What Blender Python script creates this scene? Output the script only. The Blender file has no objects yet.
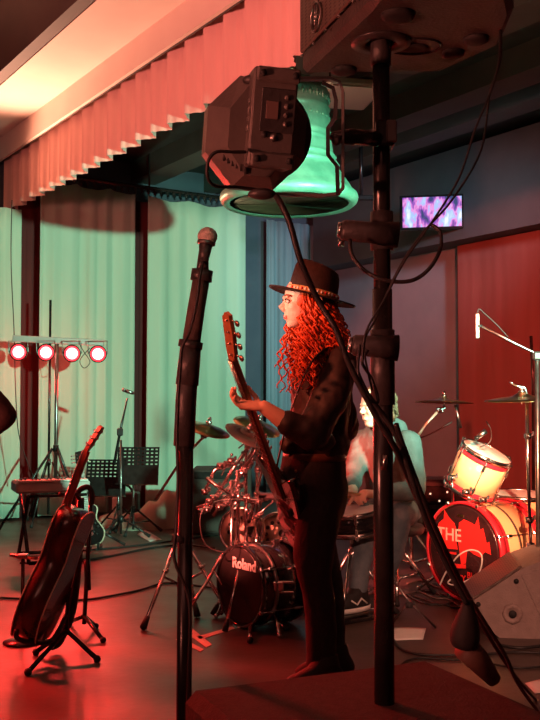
import bpy, math, random
from mathutils import Vector, Matrix, noise
R = math.radians
PI = math.pi
V = Vector
sc = bpy.context.scene
col = sc.collection
rnd = random.Random(7)

# ------------------------------------------------------------------ camera
F = 960.0
HC = 1.15
PITCH = math.atan(45 / F)
cd = bpy.data.cameras.new('camera'); cd.sensor_fit = 'VERTICAL'; cd.sensor_height = 24; cd.lens = 32; cd.clip_start = .05; cd.clip_end = 100
cam = bpy.data.objects.new('camera', cd); col.objects.link(cam)
cam.location = (0, 0, HC); cam.rotation_euler = (PI / 2 + PITCH, 0, 0); sc.camera = cam
# ------------------------------------------------------------------ view and world
sc.view_settings.view_transform = 'Standard'; sc.view_settings.look = 'None'
sc.view_settings.exposure = 0.0; sc.view_settings.gamma = 1; sc.view_settings.use_curve_mapping = False
w = bpy.data.worlds.new('world'); sc.world = w; w.use_nodes = True
w.node_tree.nodes['Background'].inputs[0].default_value = (.55, .25, .25, 1)
w.node_tree.nodes['Background'].inputs[1].default_value = .014


def P(px, py, Y):
    """world point seen at pixel px, py of the photograph, at depth Y"""
    c, s = math.cos(PITCH), math.sin(PITCH)
    u = 360 - py
    dx, dy, dz = px - 270, F * c - u * s, F * s + u * c
    t = Y / dy
    return V((dx * t, Y, HC + dz * t))


def FL(px, py, z=0.0):
    """floor point under a pixel"""
    c, s = math.cos(PITCH), math.sin(PITCH)
    u = 360 - py
    dx, dy, dz = px - 270, F * c - u * s, F * s + u * c
    t = (z - HC) / dz
    return V((dx * t, dy * t, z))


# stage frame: A runs upstage (VD), B runs along the proscenium to the far side (UD)
UD = V((-.5485, .8362, 0)); VD = V((.8362, .5485, 0))
ROOM = Matrix(((VD.x, UD.x, 0, 0), (VD.y, UD.y, 0, 0), (0, 0, 1, 0), (0, 0, 0, 1)))


def RM(a, b, z):
    return ROOM @ V((a, b, z))


def spot(name, loc, tgt, energy, color, size=40, blend=.5, r=.06):
    l = bpy.data.lights.new(name, 'SPOT'); l.energy = energy; l.color = color; l.spot_size = R(size); l.spot_blend = blend
    l.shadow_soft_size = r
    o = bpy.data.objects.new(name, l); col.objects.link(o); o.location = loc
    o.rotation_euler = (V(tgt) - V(loc)).to_track_quat('-Z', 'Y').to_euler()
    return o


def area(name, loc, tgt, energy, color, sx=1, sy=1):
    l = bpy.data.lights.new(name, 'AREA'); l.energy = energy; l.color = color; l.shape = 'RECTANGLE'; l.size = sx; l.size_y = sy
    o = bpy.data.objects.new(name, l); col.objects.link(o); o.location = loc
    o.rotation_euler = (V(tgt) - V(loc)).to_track_quat('-Z', 'Y').to_euler()
    return o


# stage lights out of frame, plus spots added to brighten single things
spot('front_wash_amber', (-2.9, 1.6, 2.7), (.12, 4.1, 1.5), 950, (1, .15, .065), 19, .7, .08)
spot('face_boost', (-2.6, 3.0, 2.0), P(290, 312, 4.1), 380, (1, .55, .4), 8, .7, .04)  # added to whiten the face beyond the amber wash
spot('drummer_boost_red', (-1.8, 2.6, 2.2), P(350, 458, 5.6), 3500, (1, .08, .05), 6, .8, .04)  # added spot that reddens one side of the drummer's torso
spot('face_boost', (-2.6, 3.0, 2.0), P(290, 312, 4.1), 110, (1, .55, .4), 8, .7, .04)  # second added spot stacked on the same face
spot('floor_wash_red', (-3.2, 6.0, 2.5), (-1.2, 3.6, 0), 2600, (1, .02, .015), 52, .9, .3)
spot('valance_wash_rose', (-2.4, 1.2, 2.4), RM(3.0, 5.6, 4.1), 980, (1, .25, .21), 54, .8, .25)
spot('soffit_uplight', RM(2.55, 9.7, 2.3), RM(2.75, 6.9, 3.88), 1250, (1, .48, .3), 70, 1, .1)
spot('curtain_wash_green', (2.2, 2.75, 1.9), RM(4.15, 9.45, 1.6), 2100, (.44, 1, .7), 42, .6, .05)
spot('kit_spot_warm', (.95, -.5, 2.9), P(488, 512, 5.9), 5200, (1, .45, .24), 9, .9, .06)
spot('kit_wash_red', (1.3, -.8, 3.1), P(560, 400, 9), 4600, (1, .09, .055), 25, .3, .08)
spot('rack_boost_red', (-2.2, 1.6, 2.4), P(240, 508, 5), 7000, (1, .13, .09), 9, .8, .05)  # extra light added to make the chrome rack sparkle
spot('back_wall_cool', (3.1, 5.9, 3.4), P(310, 300, 12), 800, (.6, .85, 1), 36, 1, .2)
spot('drummer_green', (2.6, 3.0, 2.2), P(414, 488, 5.7), 100, (.4, 1, .6), 9, .6, .05)
spot('drummer_key', (-1.6, 3.2, 2.6), P(366, 412, 5.6), 900, (1, .62, .42), 8, .8, .03)
spot('bell_green', (.9, 2.5, 1.2), P(302, 185, 6.5), 480, (.10, 1, .6), 13, .5, .05)
spot('tom_boost', (.95, -.5, 2.9), P(481, 473, 5.7), 9000, (1, .6, .36), 3.6, 1, .05)  # added narrow spot that burns out the middle of the tom
spot('near_gear_boost', (-1.9, .3, 1.1), (.1, 1.65, 1.7), 230, (1, .24, .16), 60, .8, .04)  # added light that reddens the near speaker, pole and spotlight
spot('floor_boost_warm', (1.3, -.8, 3.1), FL(450, 618), 900, (1, .4, .27), 16, .9, .1)  # added spot that warms the floor around the drum cables
area('house_spill', (-1.5, -1.5, 3.6), (0, 5, 1), 25, (1, .3, .22), 3, 1.5)


# ------------------------------------------------------------------ materials
MATS = {}


def mat(name, c, rough=.5, metal=0.0, c2=None, scale=8, bump=0.0, bscale=40, emit=None, es=1.0, stretch=None, coat=0, trans=0, sheen=0, detail=4):
    if name in MATS: return MATS[name]
    m = bpy.data.materials.new(name); m.use_nodes = True
    nt = m.node_tree; b = nt.nodes['Principled BSDF']
    b.inputs['Base Color'].default_value = (*c, 1); b.inputs['Roughness'].default_value = rough; b.inputs['Metallic'].default_value = metal
    if coat: b.inputs['Coat Weight'].default_value = coat
    if trans: b.inputs['Transmission Weight'].default_value = trans
    if sheen: b.inputs['Sheen Weight'].default_value = sheen
    tc = nt.nodes.new('ShaderNodeTexCoord'); mp = nt.nodes.new('ShaderNodeMapping')
    nt.links.new(tc.outputs['Object'], mp.inputs[0])
    if stretch: mp.inputs['Scale'].default_value = stretch
    if c2 is not None:
        n = nt.nodes.new('ShaderNodeTexNoise'); n.inputs['Scale'].default_value = scale; n.inputs['Detail'].default_value = detail
        nt.links.new(mp.outputs[0], n.inputs['Vector'])
        rp = nt.nodes.new('ShaderNodeValToRGB'); rp.color_ramp.elements[0].position = .35; rp.color_ramp.elements[1].position = .65
        rp.color_ramp.elements[0].color = (*c, 1); rp.color_ramp.elements[1].color = (*c2, 1)
        nt.links.new(n.outputs['Fac'], rp.inputs[0]); nt.links.new(rp.outputs[0], b.inputs['Base Color'])
    if bump:
        n2 = nt.nodes.new('ShaderNodeTexNoise'); n2.inputs['Scale'].default_value = bscale; n2.inputs['Detail'].default_value = 4
        nt.links.new(mp.outputs[0], n2.inputs['Vector'])
        bp = nt.nodes.new('ShaderNodeBump'); bp.inputs['Strength'].default_value = bump; bp.inputs['Distance'].default_value = .01
        nt.links.new(n2.outputs['Fac'], bp.inputs['Height']); nt.links.new(bp.outputs[0], b.inputs['Normal'])
    if emit:
        b.inputs['Emission Color'].default_value = (*emit, 1); b.inputs['Emission Strength'].default_value = es
    MATS[name] = m
    return m


M_blackmetal = mat('black_metal', (.018, .016, .016), .27, .3, (.03, .027, .026), 20)
M_blackplastic = mat('black_plastic', (.03, .026, .026), .45, 0, (.045, .04, .04), 30, .15, 90)
M_housing = mat('spotlight_housing', (.10, .085, .08), .42, .2, (.13, .11, .10), 14, .1, 120)
M_rubber = mat('rubber', (.012, .011, .011), .75, 0, (.02, .018, .018), 40)
M_chrome = mat('chrome', (.8, .78, .76), .2, 1, (.7, .68, .66), 30)
M_steel = mat('dull_steel', (.42, .4, .38), .35, 1, (.3, .28, .27), 30)
M_cable = mat('cable_rubber', (.014, .012, .012), .5, 0, (.022, .02, .02), 60)
M_wood_dark = mat('mahogany', (.045, .010, .008), .25, 0, (.08, .02, .013), 5, .05, 30, stretch=(8, 8, 1), coat=.5)
M_wood_neck = mat('mahogany_neck', (.26, .05, .03), .3, 0, (.34, .07, .04), 5, stretch=(8, 8, 1))
M_bind = mat('cream_binding', (.75, .6, .45), .4, 0, (.65, .5, .38), 20)
M_spruce = mat('spruce_top', (.62, .40, .2), .3, 0, (.7, .48, .26), 6, stretch=(10, 10, 1), coat=.4)
M_fret = mat('rosewood', (.06, .03, .02), .5, 0, (.1, .05, .03), 12, stretch=(6, 6, 1))
M_pearl = mat('pearl_white', (.8, .8, .74), .3, 0, (.68, .7, .66), 30)
M_maple = mat('maple_neck', (.26, .13, .07), .35, 0, (.32, .17, .09), 8, stretch=(6, 6, 1), coat=.3)
M_gblack = mat('gloss_black', (.012, .011, .012), .12, 0, (.02, .018, .018), 10, coat=.8)
M_brass = mat('cymbal_bronze', (.62, .42, .2), .28, 1, (.45, .3, .15), 25, .05, 80)
M_skin = mat('skin', (.78, .5, .38), .5, 0, (.84, .57, .45), 18, .05, 120)
M_denim_black = mat('black_denim', (.010, .008, .010), .8, 0, (.016, .013, .016), 60, .3, 250)
M_shirt = mat('black_blouse', (.016, .012, .013), .6, 0, (.028, .022, .023), 9, .25, 30)
M_felt = mat('black_felt', (.02, .012, .012), .9, 0, (.03, .018, .018), 60, .2, 200)
M_hair = mat('auburn_hair', (.45, .05, .015), .45, 0, (.7, .13, .035), 25, .1, 100)
M_paper = mat('paper', (.8, .8, .76), .7, 0, (.74, .75, .7), 20)


def obj_mat(o, m):
    o.data.materials.clear(); o.data.materials.append(m)


# ------------------------------------------------------------------ mesh builder
def basis(o, x, y, z):
    x, y, z = V(x).normalized(), V(y).normalized(), V(z).normalized()
    return Matrix(((x.x, y.x, z.x, o[0]), (x.y, y.y, z.y, o[1]), (x.z, y.z, z.z, o[2]), (0, 0, 0, 1)))


def along(o, z, hint=(0, 0, 1)):
    """frame at o whose Z axis is z and whose Y leans to hint"""
    z = V(z).normalized(); h = V(hint)
    if abs(z.dot(h.normalized())) > .98: h = V((0, 1, 0))
    x = h.cross(z).normalized(); y = z.cross(x)
    return basis(o, x, y, z)


def smooth_path(pts, n=6):
    pts = [V(p) for p in pts]
    if len(pts) < 3: return pts
    out = []
    for i in range(len(pts) - 1):
        p0 = pts[max(i - 1, 0)]; p1 = pts[i]; p2 = pts[i + 1]; p3 = pts[min(i + 2, len(pts) - 1)]
        for k in range(n):
            t = k / n
            out.append(.5 * ((2 * p1) + (p2 - p0) * t + (2 * p0 - 5 * p1 + 4 * p2 - p3) * t * t + (3 * p1 - p0 - 3 * p2 + p3) * t ** 3))
    out.append(pts[-1])
    return out


class MB:
    def __init__(s, root=None):
        s.v = []; s.f = []; s.sm = []
        s.M = root.matrix_basis.inverted() if root is not None else Matrix()
        s.X = Matrix()

    def at(s, m):
        s.X = m; return s

    def push(s, vs, fs, smooth=False):
        k = len(s.v); T = s.M @ s.X
        s.v += [T @ V(p) for p in vs]
        s.f += [tuple(i + k for i in f) for f in fs]
        s.sm += [smooth] * len(fs)
        return s

    def box(s, c, d, m=None, bev=0):
        m = m or Matrix()
        x, y, z = d[0] / 2, d[1] / 2, d[2] / 2
        if bev:
            b = min(bev, x * .9, y * .9, z * .9)
            pts = []; 
            for sx in (-1, 1):
                for sy in (-1, 1):
                    for sz in (-1, 1):
                        pts += [(sx * (x - b), sy * (y - b), sz * z), (sx * (x - b), sy * y, sz * (z - b)), (sx * x, sy * (y - b), sz * (z - b))]
            import bmesh
            bm = bmesh.new()
            for p in pts: bm.verts.new(p)
            r = bmesh.ops.convex_hull(bm, input=bm.verts)
            bm.verts.index_update()
            vs = [v.co.copy() for v in bm.verts]; fs = [tuple(v.index for v in f.verts) for f in bm.faces]
            bm.free()
        else:
            vs = [(i * x, j * y, k * z) for i in (-1, 1) for j in (-1, 1) for k in (-1, 1)]
            fs = [(0, 1, 3, 2), (4, 6, 7, 5), (0, 4, 5, 1), (2, 3, 7, 6), (0, 2, 6, 4), (1, 5, 7, 3)]
        return s.push([V(c) + m.to_3x3() @ V(p) for p in vs], fs)

    def tube(s, pts, r, n=8, smooth=True, caps=True, flat=1.0, hint=None):
        """tapered tube; r a number or a list; flat squashes one axis"""
        pts = [V(p) for p in pts]
        q = [pts[0]]
        for p in pts[1:]:
            if (p - q[-1]).length > 1e-6: q.append(p)
        if len(q) != len(pts) and not isinstance(r, (int, float)): r = r[:len(q)]
        pts = q
        if len(pts) < 2: return s
        rs = [r] * len(pts) if isinstance(r, (int, float)) else list(r)
        vs = []; fs = []
        t0 = (pts[1] - pts[0]).normalized()
        nrm = V(hint) if hint else (V((0, 0, 1)) if abs(t0.z) < .9 else V((0, 1, 0)))
        nrm = (nrm - t0 * nrm.dot(t0)).normalized()
        for i, p in enumerate(pts):
            if i == 0: t = pts[1] - p
            elif i == len(pts) - 1: t = p - pts[i - 1]
            else: t = (pts[i + 1] - p).normalized() + (p - pts[i - 1]).normalized()
            if t.length < 1e-9: t = pts[i] - pts[i - 1]
            t.normalize()
            nrm = nrm - t * nrm.dot(t)
            if nrm.length < 1e-6: nrm = t.orthogonal()
            nrm.normalize(); bi = t.cross(nrm)
            for k in range(n):
                a = 2 * PI * k / n
                vs.append(p + (nrm * math.cos(a) + bi * math.sin(a) * flat) * rs[i])
        for i in range(len(pts) - 1):
            for k in range(n):
                a = i * n + k; b = i * n + (k + 1) % n
                fs.append((a, b, b + n, a + n))
        if caps:
            fs.append(tuple(range(n))[::-1]); fs.append(tuple((len(pts) - 1) * n + k for k in range(n)))
        return s.push(vs, fs, smooth)

    def cyl(s, p0, p1, r0, r1=None, n=16, smooth=True, caps=True):
        return s.tube([p0, p1], [r0, r0 if r1 is None else r1], n, smooth, caps)

    def lathe(s, prof, m=None, n=32, smooth=True, sx=1, sy=1, closed=False):
        """prof: (radius, z) pairs spun about Z of m"""
        m = m or Matrix(); vs = []; fs = []
        for r, z in prof:
            for k in range(n):
                a = 2 * PI * k / n
                vs.append(m @ V((r * math.cos(a) * sx, r * math.sin(a) * sy, z)))
        L = len(prof)
        for i in range(L - 1 + (1 if closed else 0)):
            for k in range(n):
                a = i * n + k; b = i * n + (k + 1) % n; j = ((i + 1) % L) * n
                fs.append((a, b, j + (k + 1) % n, j + k))
        if not closed:
            if prof[0][0] > 1e-5: fs.append(tuple(range(n))[::-1])
            if prof[-1][0] > 1e-5: fs.append(tuple((L - 1) * n + k for k in range(n)))
        return s.push(vs, fs, smooth)

    def ball(s, c, r, n=12, m=None):
        if isinstance(r, (int, float)): r = (r, r, r)
        m = (m or Matrix()).to_3x3(); vs = []; fs = []
        h = max(4, n // 2)
        for i in range(h + 1):
            th = PI * i / h
            for k in range(n):
                a = 2 * PI * k / n
                vs.append(V(c) + m @ V((r[0] * math.sin(th) * math.cos(a), r[1] * math.sin(th) * math.sin(a), r[2] * math.cos(th))))
        for i in range(h):
            for k in range(n):
                a = i * n + k; b = i * n + (k + 1) % n
                fs.append((a + n, b + n, b, a))
        return s.push(vs, fs, True)

    def prism(s, poly, t0, t1, m=None, smooth=False):
        """2D outline extruded along Z of m from t0 to t1"""
        m = m or Matrix(); n = len(poly)
        vs = [m @ V((x, y, t0)) for x, y in poly] + [m @ V((x, y, t1)) for x, y in poly]
        fs = [tuple(range(n))[::-1], tuple(range(n, 2 * n))]
        s.push(vs, fs, False)
        k = len(s.v) - 2 * n
        for i in range(n):
            j = (i + 1) % n
            s.f.append((k + i, k + j, k + j + n, k + i + n)); s.sm.append(smooth)
        return s

    def torus(s, c, R0, r, m=None, n=28, k=8, sx=1, sy=1, a0=0, a1=2 * PI):
        m = m or Matrix(); full = abs(a1 - a0 - 2 * PI) < 1e-6
        pts = [m @ V((R0 * sx * math.cos(a0 + (a1 - a0) * i / n), R0 * sy * math.sin(a0 + (a1 - a0) * i / n), 0)) + V(c) for i in range(n + 1)]
        return s.tube(pts, r, k, caps=not full)

    def loft(s, rings, n=20, m=None):
        """rings: (centre, rx, ry) in frame m (x, y section axes); closed ends"""
        m = (m or Matrix()).to_3x3(); vs = []; fs = []
        for c, rx, ry in rings:
            for k in range(n):
                a = 2 * PI * k / n
                vs.append(V(c) + m @ V((rx * math.cos(a), ry * math.sin(a), 0)))
        for i in range(len(rings) - 1):
            for k in range(n):
                a = i * n + k; b = i * n + (k + 1) % n
                fs.append((a, b, b + n, a + n))
        fs.append(tuple(range(n))[::-1]); fs.append(tuple((len(rings) - 1) * n + k for k in range(n)))
        return s.push(vs, fs, True)

    def limb(s, pts, rs, n=12):
        """tapered limb with balls on the joints"""
        pts = [V(p) for p in pts]
        for i in range(len(pts) - 1): s.tube([pts[i], pts[i + 1]], [rs[i], rs[i + 1]], n)
        for p, r in zip(pts, rs): s.ball(p, r * .99, n)
        return s

    def build(s, name, m, parent=None, loc=None):
        me = bpy.data.meshes.new(name)
        off = V(loc) if loc is not None else V((0, 0, 0))
        me.from_pydata([tuple(p - off) for p in s.v], [], s.f)
        me.polygons.foreach_set('use_smooth', s.sm)
        me.update()
        me.materials.append(m)
        o = bpy.data.objects.new(name, me); col.objects.link(o)
        o.location = off
        if parent is not None: o.parent = parent
        return o


def bake_remesh(o, voxel, smooth=6, fac=.5):
    md = o.modifiers.new('r', 'REMESH'); md.mode = 'VOXEL'; md.voxel_size = voxel; md.use_smooth_shade = True
    sm = o.modifiers.new('s', 'SMOOTH'); sm.iterations = smooth; sm.factor = fac
    dg = bpy.context.evaluated_depsgraph_get()
    me = bpy.data.meshes.new_from_object(o.evaluated_get(dg), depsgraph=dg)
    ms = list(o.data.materials)
    o.modifiers.clear(); old = o.data; o.data = me
    if not me.materials:
        for x in ms: me.materials.append(x)
    me.polygons.foreach_set('use_smooth', [True] * len(me.polygons))
    bpy.data.meshes.remove(old)
    return o


def tag(o, label=None, cat=None, group=None, kind=None):
    if label: o['label'] = label
    if cat: o['category'] = cat
    if group: o['group'] = group
    if kind: o['kind'] = kind
    return o


def thing(name, label, cat, loc=(0, 0, 0), rz=0, group=None):
    o = bpy.data.objects.new(name, None); col.objects.link(o); o.empty_display_size = .1
    o.location = loc; o.rotation_euler = (0, 0, rz)
    bpy.context.view_layer.update() if False else None
    o.matrix_basis = Matrix.Translation(V(loc)) @ Matrix.Rotation(rz, 4, 'Z')
    return tag(o, label, cat, group)


def struct(name, mb, m, parent=None):
    o = mb.build(name, m, parent)
    if parent is None: o['kind'] = 'structure'
    return o


def text_mesh(name, body, size, m, M4, parent, extrude=.001, bold=0.0, root=None):
    c = bpy.data.curves.new('t', 'FONT'); c.body = body; c.size = size; c.extrude = extrude; c.align_x = 'CENTER'; c.align_y = 'CENTER'
    c.offset = bold; c.resolution_u = 3
    t = bpy.data.objects.new('t', c); col.objects.link(t)
    dg = bpy.context.evaluated_depsgraph_get()
    me = bpy.data.meshes.new_from_object(t.evaluated_get(dg), depsgraph=dg)
    bpy.data.objects.remove(t); bpy.data.curves.remove(c)
    T = (root.matrix_basis.inverted() if root is not None else Matrix()) @ M4
    me.transform(T); me.materials.clear(); me.materials.append(m)
    o = bpy.data.objects.new(name, me); col.objects.link(o); o.parent = parent
    return o


def cable(label, pts, r=.005, m=None, name='cable', n=6, group=None, cat='cable', sm=6):
    mb = MB(); mb.tube(smooth_path(pts, sm), r, n)
    return tag(mb.build(name, m or M_cable, loc=pts[0]), label, cat, group)


# ================================================================== the setting
M_floor = mat('stage_floor', (.05, .037, .031), .3, 0, (.085, .062, .052), 2.2, .12, 26)
nt = M_floor.node_tree
b = nt.nodes['Principled BSDF']
n = nt.nodes.new('ShaderNodeTexNoise'); n.inputs['Scale'].default_value = 5; n.inputs['Detail'].default_value = 8
mr = nt.nodes.new('ShaderNodeMapRange'); mr.inputs['To Min'].default_value = .3; mr.inputs['To Max'].default_value = .5
tc = nt.nodes.new('ShaderNodeTexCoord'); nt.links.new(tc.outputs['Object'], n.inputs['Vector'])
nt.links.new(n.outputs['Fac'], mr.inputs['Value']); nt.links.new(mr.outputs[0], b.inputs['Roughness'])
M_wallgrey = mat('grey_blue_paint', (.20, .23, .26), .8, 0, (.23, .26, .29), 3, .1, 60)
M_wallnavy = mat('navy_paint', (.06, .07, .10), .8, 0, (.075, .085, .115), 3, .1, 60)
M_ceil = mat('stage_ceiling_paint', (.04, .038, .036), .85, 0, (.055, .05, .048), 4, .1, 40)
M_plaster = mat('pink_plaster', (.72, .55, .48), .8, 0, (.76, .6, .52), 2, .05, 50)
M_fascia_dark = mat('dark_fascia', (.04, .02, .018), .7, 0, (.055, .028, .024), 3)
M_valance = mat('valance_cloth', (.74, .46, .4), .85, 0, (.8, .52, .45), 6, .2, 60, stretch=(1, 1, .1), sheen=.2)
M_green_curt = mat('pale_green_curtain', (.42, .58, .46), .8, 0, (.47, .63, .51), 4, .1, 40, stretch=(1, 1, .15), sheen=.2)
M_dark_curt = mat('dark_red_curtain', (.09, .012, .014), .9, 0, (.12, .018, .018), 5, .1, 40, stretch=(1, 1, .1))
M_blue_curt = mat('slate_blue_curtain', (.16, .22, .27), .8, 0, (.2, .27, .32), 5, .1, 40, stretch=(1, 1, .1), sheen=.2)
M_red_curt = mat('brown_red_curtain', (.24, .085, .07), .85, 0, (.28, .10, .085), 6, .1, 40, stretch=(1, 1, .1))

AW, BW = 7.33, 9.9          # back wall, far side wall
AV, ZV0, ZV1 = 3.08, 3.15, 3.66
mb = MB(); mb.box((1.0, 5.0, -.1), (26, 26, .2)); struct('floor', mb, M_floor)
mb = MB(); mb.at(ROOM).box((AW + .1, 2.5, 1.95), (.2, 15.4, 3.9)); wb = struct('wall_back', mb, M_wallgrey)
mb = MB(); mb.at(ROOM).box((2.6, BW + .1, 2.4), (9.6, .2, 4.8)); wl = struct('wall_left', mb, M_wallnavy)
mb = MB(); mb.at(ROOM).box((5.25, 2.5, 3.95), (4.45, 15.4, .1)); ce = struct('ceiling', mb, M_ceil)
for a, z, hh, ww in ((3.9, 3.78, .14, .22), (4.75, 3.74, .22, .3), (5.7, 3.74, .22, .3), (6.4, 3.77, .16, .25)):
    m2 = MB(); m2.at(ROOM).box((a, 2.5, 3.9 - hh / 2), (ww, 15.2, hh - .002)); m2.build('ceiling_beam', mat('beam_paint', (.075, .062, .055), .8, 0, (.09, .075, .066), 4), ce)
# bulkhead along the back wall
mb = MB(); mb.at(ROOM).box((AW - .16, 2.3, 3.33), (.32, 14.8, .96)); struct('trim_1', mb, mat('bulkhead_paint', (.07, .075, .08), .8, 0, (.085, .09, .095), 3))
# panels on the far side wall
for a0, a1, z0, z1, mm in ((5.4, 6.03, 2.18, 3.6, M_wallnavy), (5.4, 6.03, 1.52, 2.15, M_wallgrey), (5.4, 6.03, .02, 1.49, mat('blue_panel', (.16, .24, .36), .7, 0, (.18, .27, .4), 3))):
    m2 = MB(); m2.at(ROOM).box(((a0 + a1) / 2, BW - .012, (z0 + z1) / 2), (a1 - a0, .024, z1 - z0), bev=.006); m2.build('wall_panel', mm, wl)
# proscenium header above the valance
mb = MB(); mb.at(ROOM).box((AV - .04, 2.4, 4.35), (.03, 15.0, 1.38)); struct('trim_2', mb, M_plaster)
mb = MB(); mb.at(ROOM).box((AV - .3, 2.4, 3.96), (.52, 15.0, .14)); struct('trim_3', mb, M_plaster)
mb = MB(); mb.at(ROOM).box((2.46, 2.4, 4.20), (.1, 15.0, .62)); struct('trim_4', mb, M_fascia_dark)
mb = MB(); mb.at(ROOM).box((.2, 2.4, 4.56), (5.9, 15.0, .1)); struct('ceiling_hall', mb, M_plaster)

# ------------------------------------------------------------------ valance: knife pleats, each its own cloth piece
val = thing('valance', 'long salmon pleated valance with a stepped hem hanging from the proscenium', 'valance', RM(AV, BW - .2, ZV0))
f1 = V((.165, -.05, 0)); step = -UD * .262
f2 = step - f1


def pleat_mesh():
    mb = MB(); nx, nz = 12, 6
    for face in range(2):
        base = V((0, 0, 0)) if face == 0 else f1.copy(); d = f1 if face == 0 else f2
        vs = []; fs = []
        k_n = nx if face == 0 else 4
        nr = V((d.y, -d.x, 0)).normalized()
        for i in range(k_n + 1):
            t = i / k_n
            for j in range(nz + 1):
                z = (ZV1 - ZV0 + .12) * j / nz
                amp = (.007 * math.sin(t * PI * 5 + .4) + .004 * math.sin(t * 23 + z * 3)) * math.sin(t * PI) ** .4 * (1 - .6 * j / nz) if 0 < t < 1 else 0
                vs.append(base + d * t + nr * amp + V((0, 0, z)))
        for i in range(k_n):
            for j in range(nz):
                a = i * (nz + 1) + j; fs.append((a, a + nz + 1, a + nz + 2, a + 1))
        mb.push(vs, fs, True)
    return mb


p0 = None
for i in range(40):
    if p0 is None: p0 = pleat_mesh().build('pleat', M_valance, val); o = p0
    else: o = p0.copy(); col.objects.link(o)
    o.location = step * i; o.scale = (1, 1, 1 + .012 * math.sin(i * 2.3))
m2 = MB(val); m2.at(ROOM).box((AV - .015, 3.9, ZV1 + .015), (.015, 12, .03)); m2.build('hem_rail', M_fascia_dark, val)


# ------------------------------------------------------------------ curtains
def curtain(name, label, cat, a0, a1, b, z0, z1, nf, depth, m, seed=0, axis='a', thick=.012, group=None, droop=0):
    """hanging folded cloth along the room axis; droop hangs the top edge between hooks"""
    mb = MB(); rr = random.Random(seed); nx = max(24, int(nf * 10)); nz = 14
    ph = [rr.uniform(0, 6.28) for _ in range(4)]
    vs = []
    for i in range(nx + 1):
        t = i / nx
        for j in range(nz + 1):
            q = j / nz
            u = t * nf * 2 * PI
            d = depth * (math.sin(u + ph[0] + .6 * math.sin(u * .31 + ph[1])) * .6 + .4 * math.sin(u * .47 + ph[2] + q * .8)) * (1.0 - .35 * q)
            a = a0 + (a1 - a0) * t + .25 * depth * math.sin(u * 2 + ph[3]) * (1 - q * .5)
            z = z0 + (z1 - z0) * q
            if q > .9: z -= droop * abs(math.sin(t * nf * PI * .5)) * (q - .9) * 10
            if axis == 'a': vs.append(RM(a, b + d, z))
            else: vs.append(RM(b + d, a, z))
    fs = []
    for i in range(nx):
        for j in range(nz):
            k = i * (nz + 1) + j; fs.append((k, k + nz + 1, k + nz + 2, k + 1))
    mb.push(vs, fs, True)
    c = RM((a0 + a1) / 2, b, z0) if axis == 'a' else RM(b, (a0 + a1) / 2, z0)
    o = mb.build(name, m, loc=c)
    md = o.modifiers.new('solid', 'SOLIDIFY'); md.thickness = thick
    return tag(o, label, cat, group)


def a_at(px, b):      # room A coordinate of the point on plane B=b seen in column px
    k = (px - 270) / F
    return (.5485 * b + k * .8362 * b) / (.8362 - k * .5485)


def b_at(px, a):
    k = (px - 270) / F
    return (.8362 * a - k * .5485 * a) / (.5485 + k * .8362)


BC = 9.42
curtain('curtain', 'narrow pale green stage curtain at the edge of the wing beside a dark gap', 'curtain', a_at(-26, BC), a_at(19, BC), BC, .03, 3.12, 2.5, .05, M_green_curt, 1)
curtain('curtain', 'wide pale green stage curtain behind the row of red lamps', 'curtain', a_at(39, BC), a_at(134, BC), BC, .03, 3.46, 5.5, .04, M_green_curt, 2, droop=.04)
curtain('curtain', 'pale green stage curtain behind the bass neck and tall microphone', 'curtain', a_at(148, BC), a_at(246, BC), BC, .03, 3.44, 5, .035, M_green_curt, 3, droop=.04)
curtain('dark_curtain', 'narrow dark red curtain in the gap behind the row of red lamps', 'curtain', a_at(10, BC + .18), a_at(48, BC + .18), BC + .18, .02, 3.4, 3, .04, M_dark_curt, 4)
curtain('dark_curtain', 'dark narrow curtain strip between the two wide green curtains', 'curtain', a_at(124, BC + .18), a_at(158, BC + .18), BC + .18, .02, 3.4, 3, .04, M_dark_curt, 5)
curtain('curtain', 'slate blue curtain behind the hat under the bell', 'curtain', a_at(264, BW - .1), a_at(331, BW - .1), BW - .12, .03, 3.42, 8, .05, M_blue_curt, 6)
curtain('curtain', 'brown-red back curtain behind the red bass drum and cymbals', 'curtain', b_at(458, AW - .1), b_at(640, AW - .1), AW - .1, .02, 2.84, 14, .0025, M_red_curt, 8, axis='b')

rail = thing('curtain_rail', 'black curtain rail with hooks above the pale green curtains', 'curtain rail', RM(4.4, BC, 3.5))
m2 = MB(rail); m2.cyl(RM(3.3, BC, 3.52), RM(6.2, BC, 3.52), .022, n=10); m2.build('rail', M_blackmetal, rail)
for i in range(34):
    a = 3.42 + i * .078
    m2 = MB(rail); p = RM(a, BC, 3.52); m2.cyl(p, p + V((0, 0, -.07)), .008, n=6); m2.box(p + V((0, 0, -.02)), (.03, .03, .05)); m2.build('hook', M_blackmetal, rail)
for a in (3.6, 4.6, 5.6):
    m2 = MB(rail); m2.cyl(RM(a, BC, 3.52), RM(a, BC, 3.9), .012, n=6); m2.build('hanger', M_blackmetal, rail)

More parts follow.
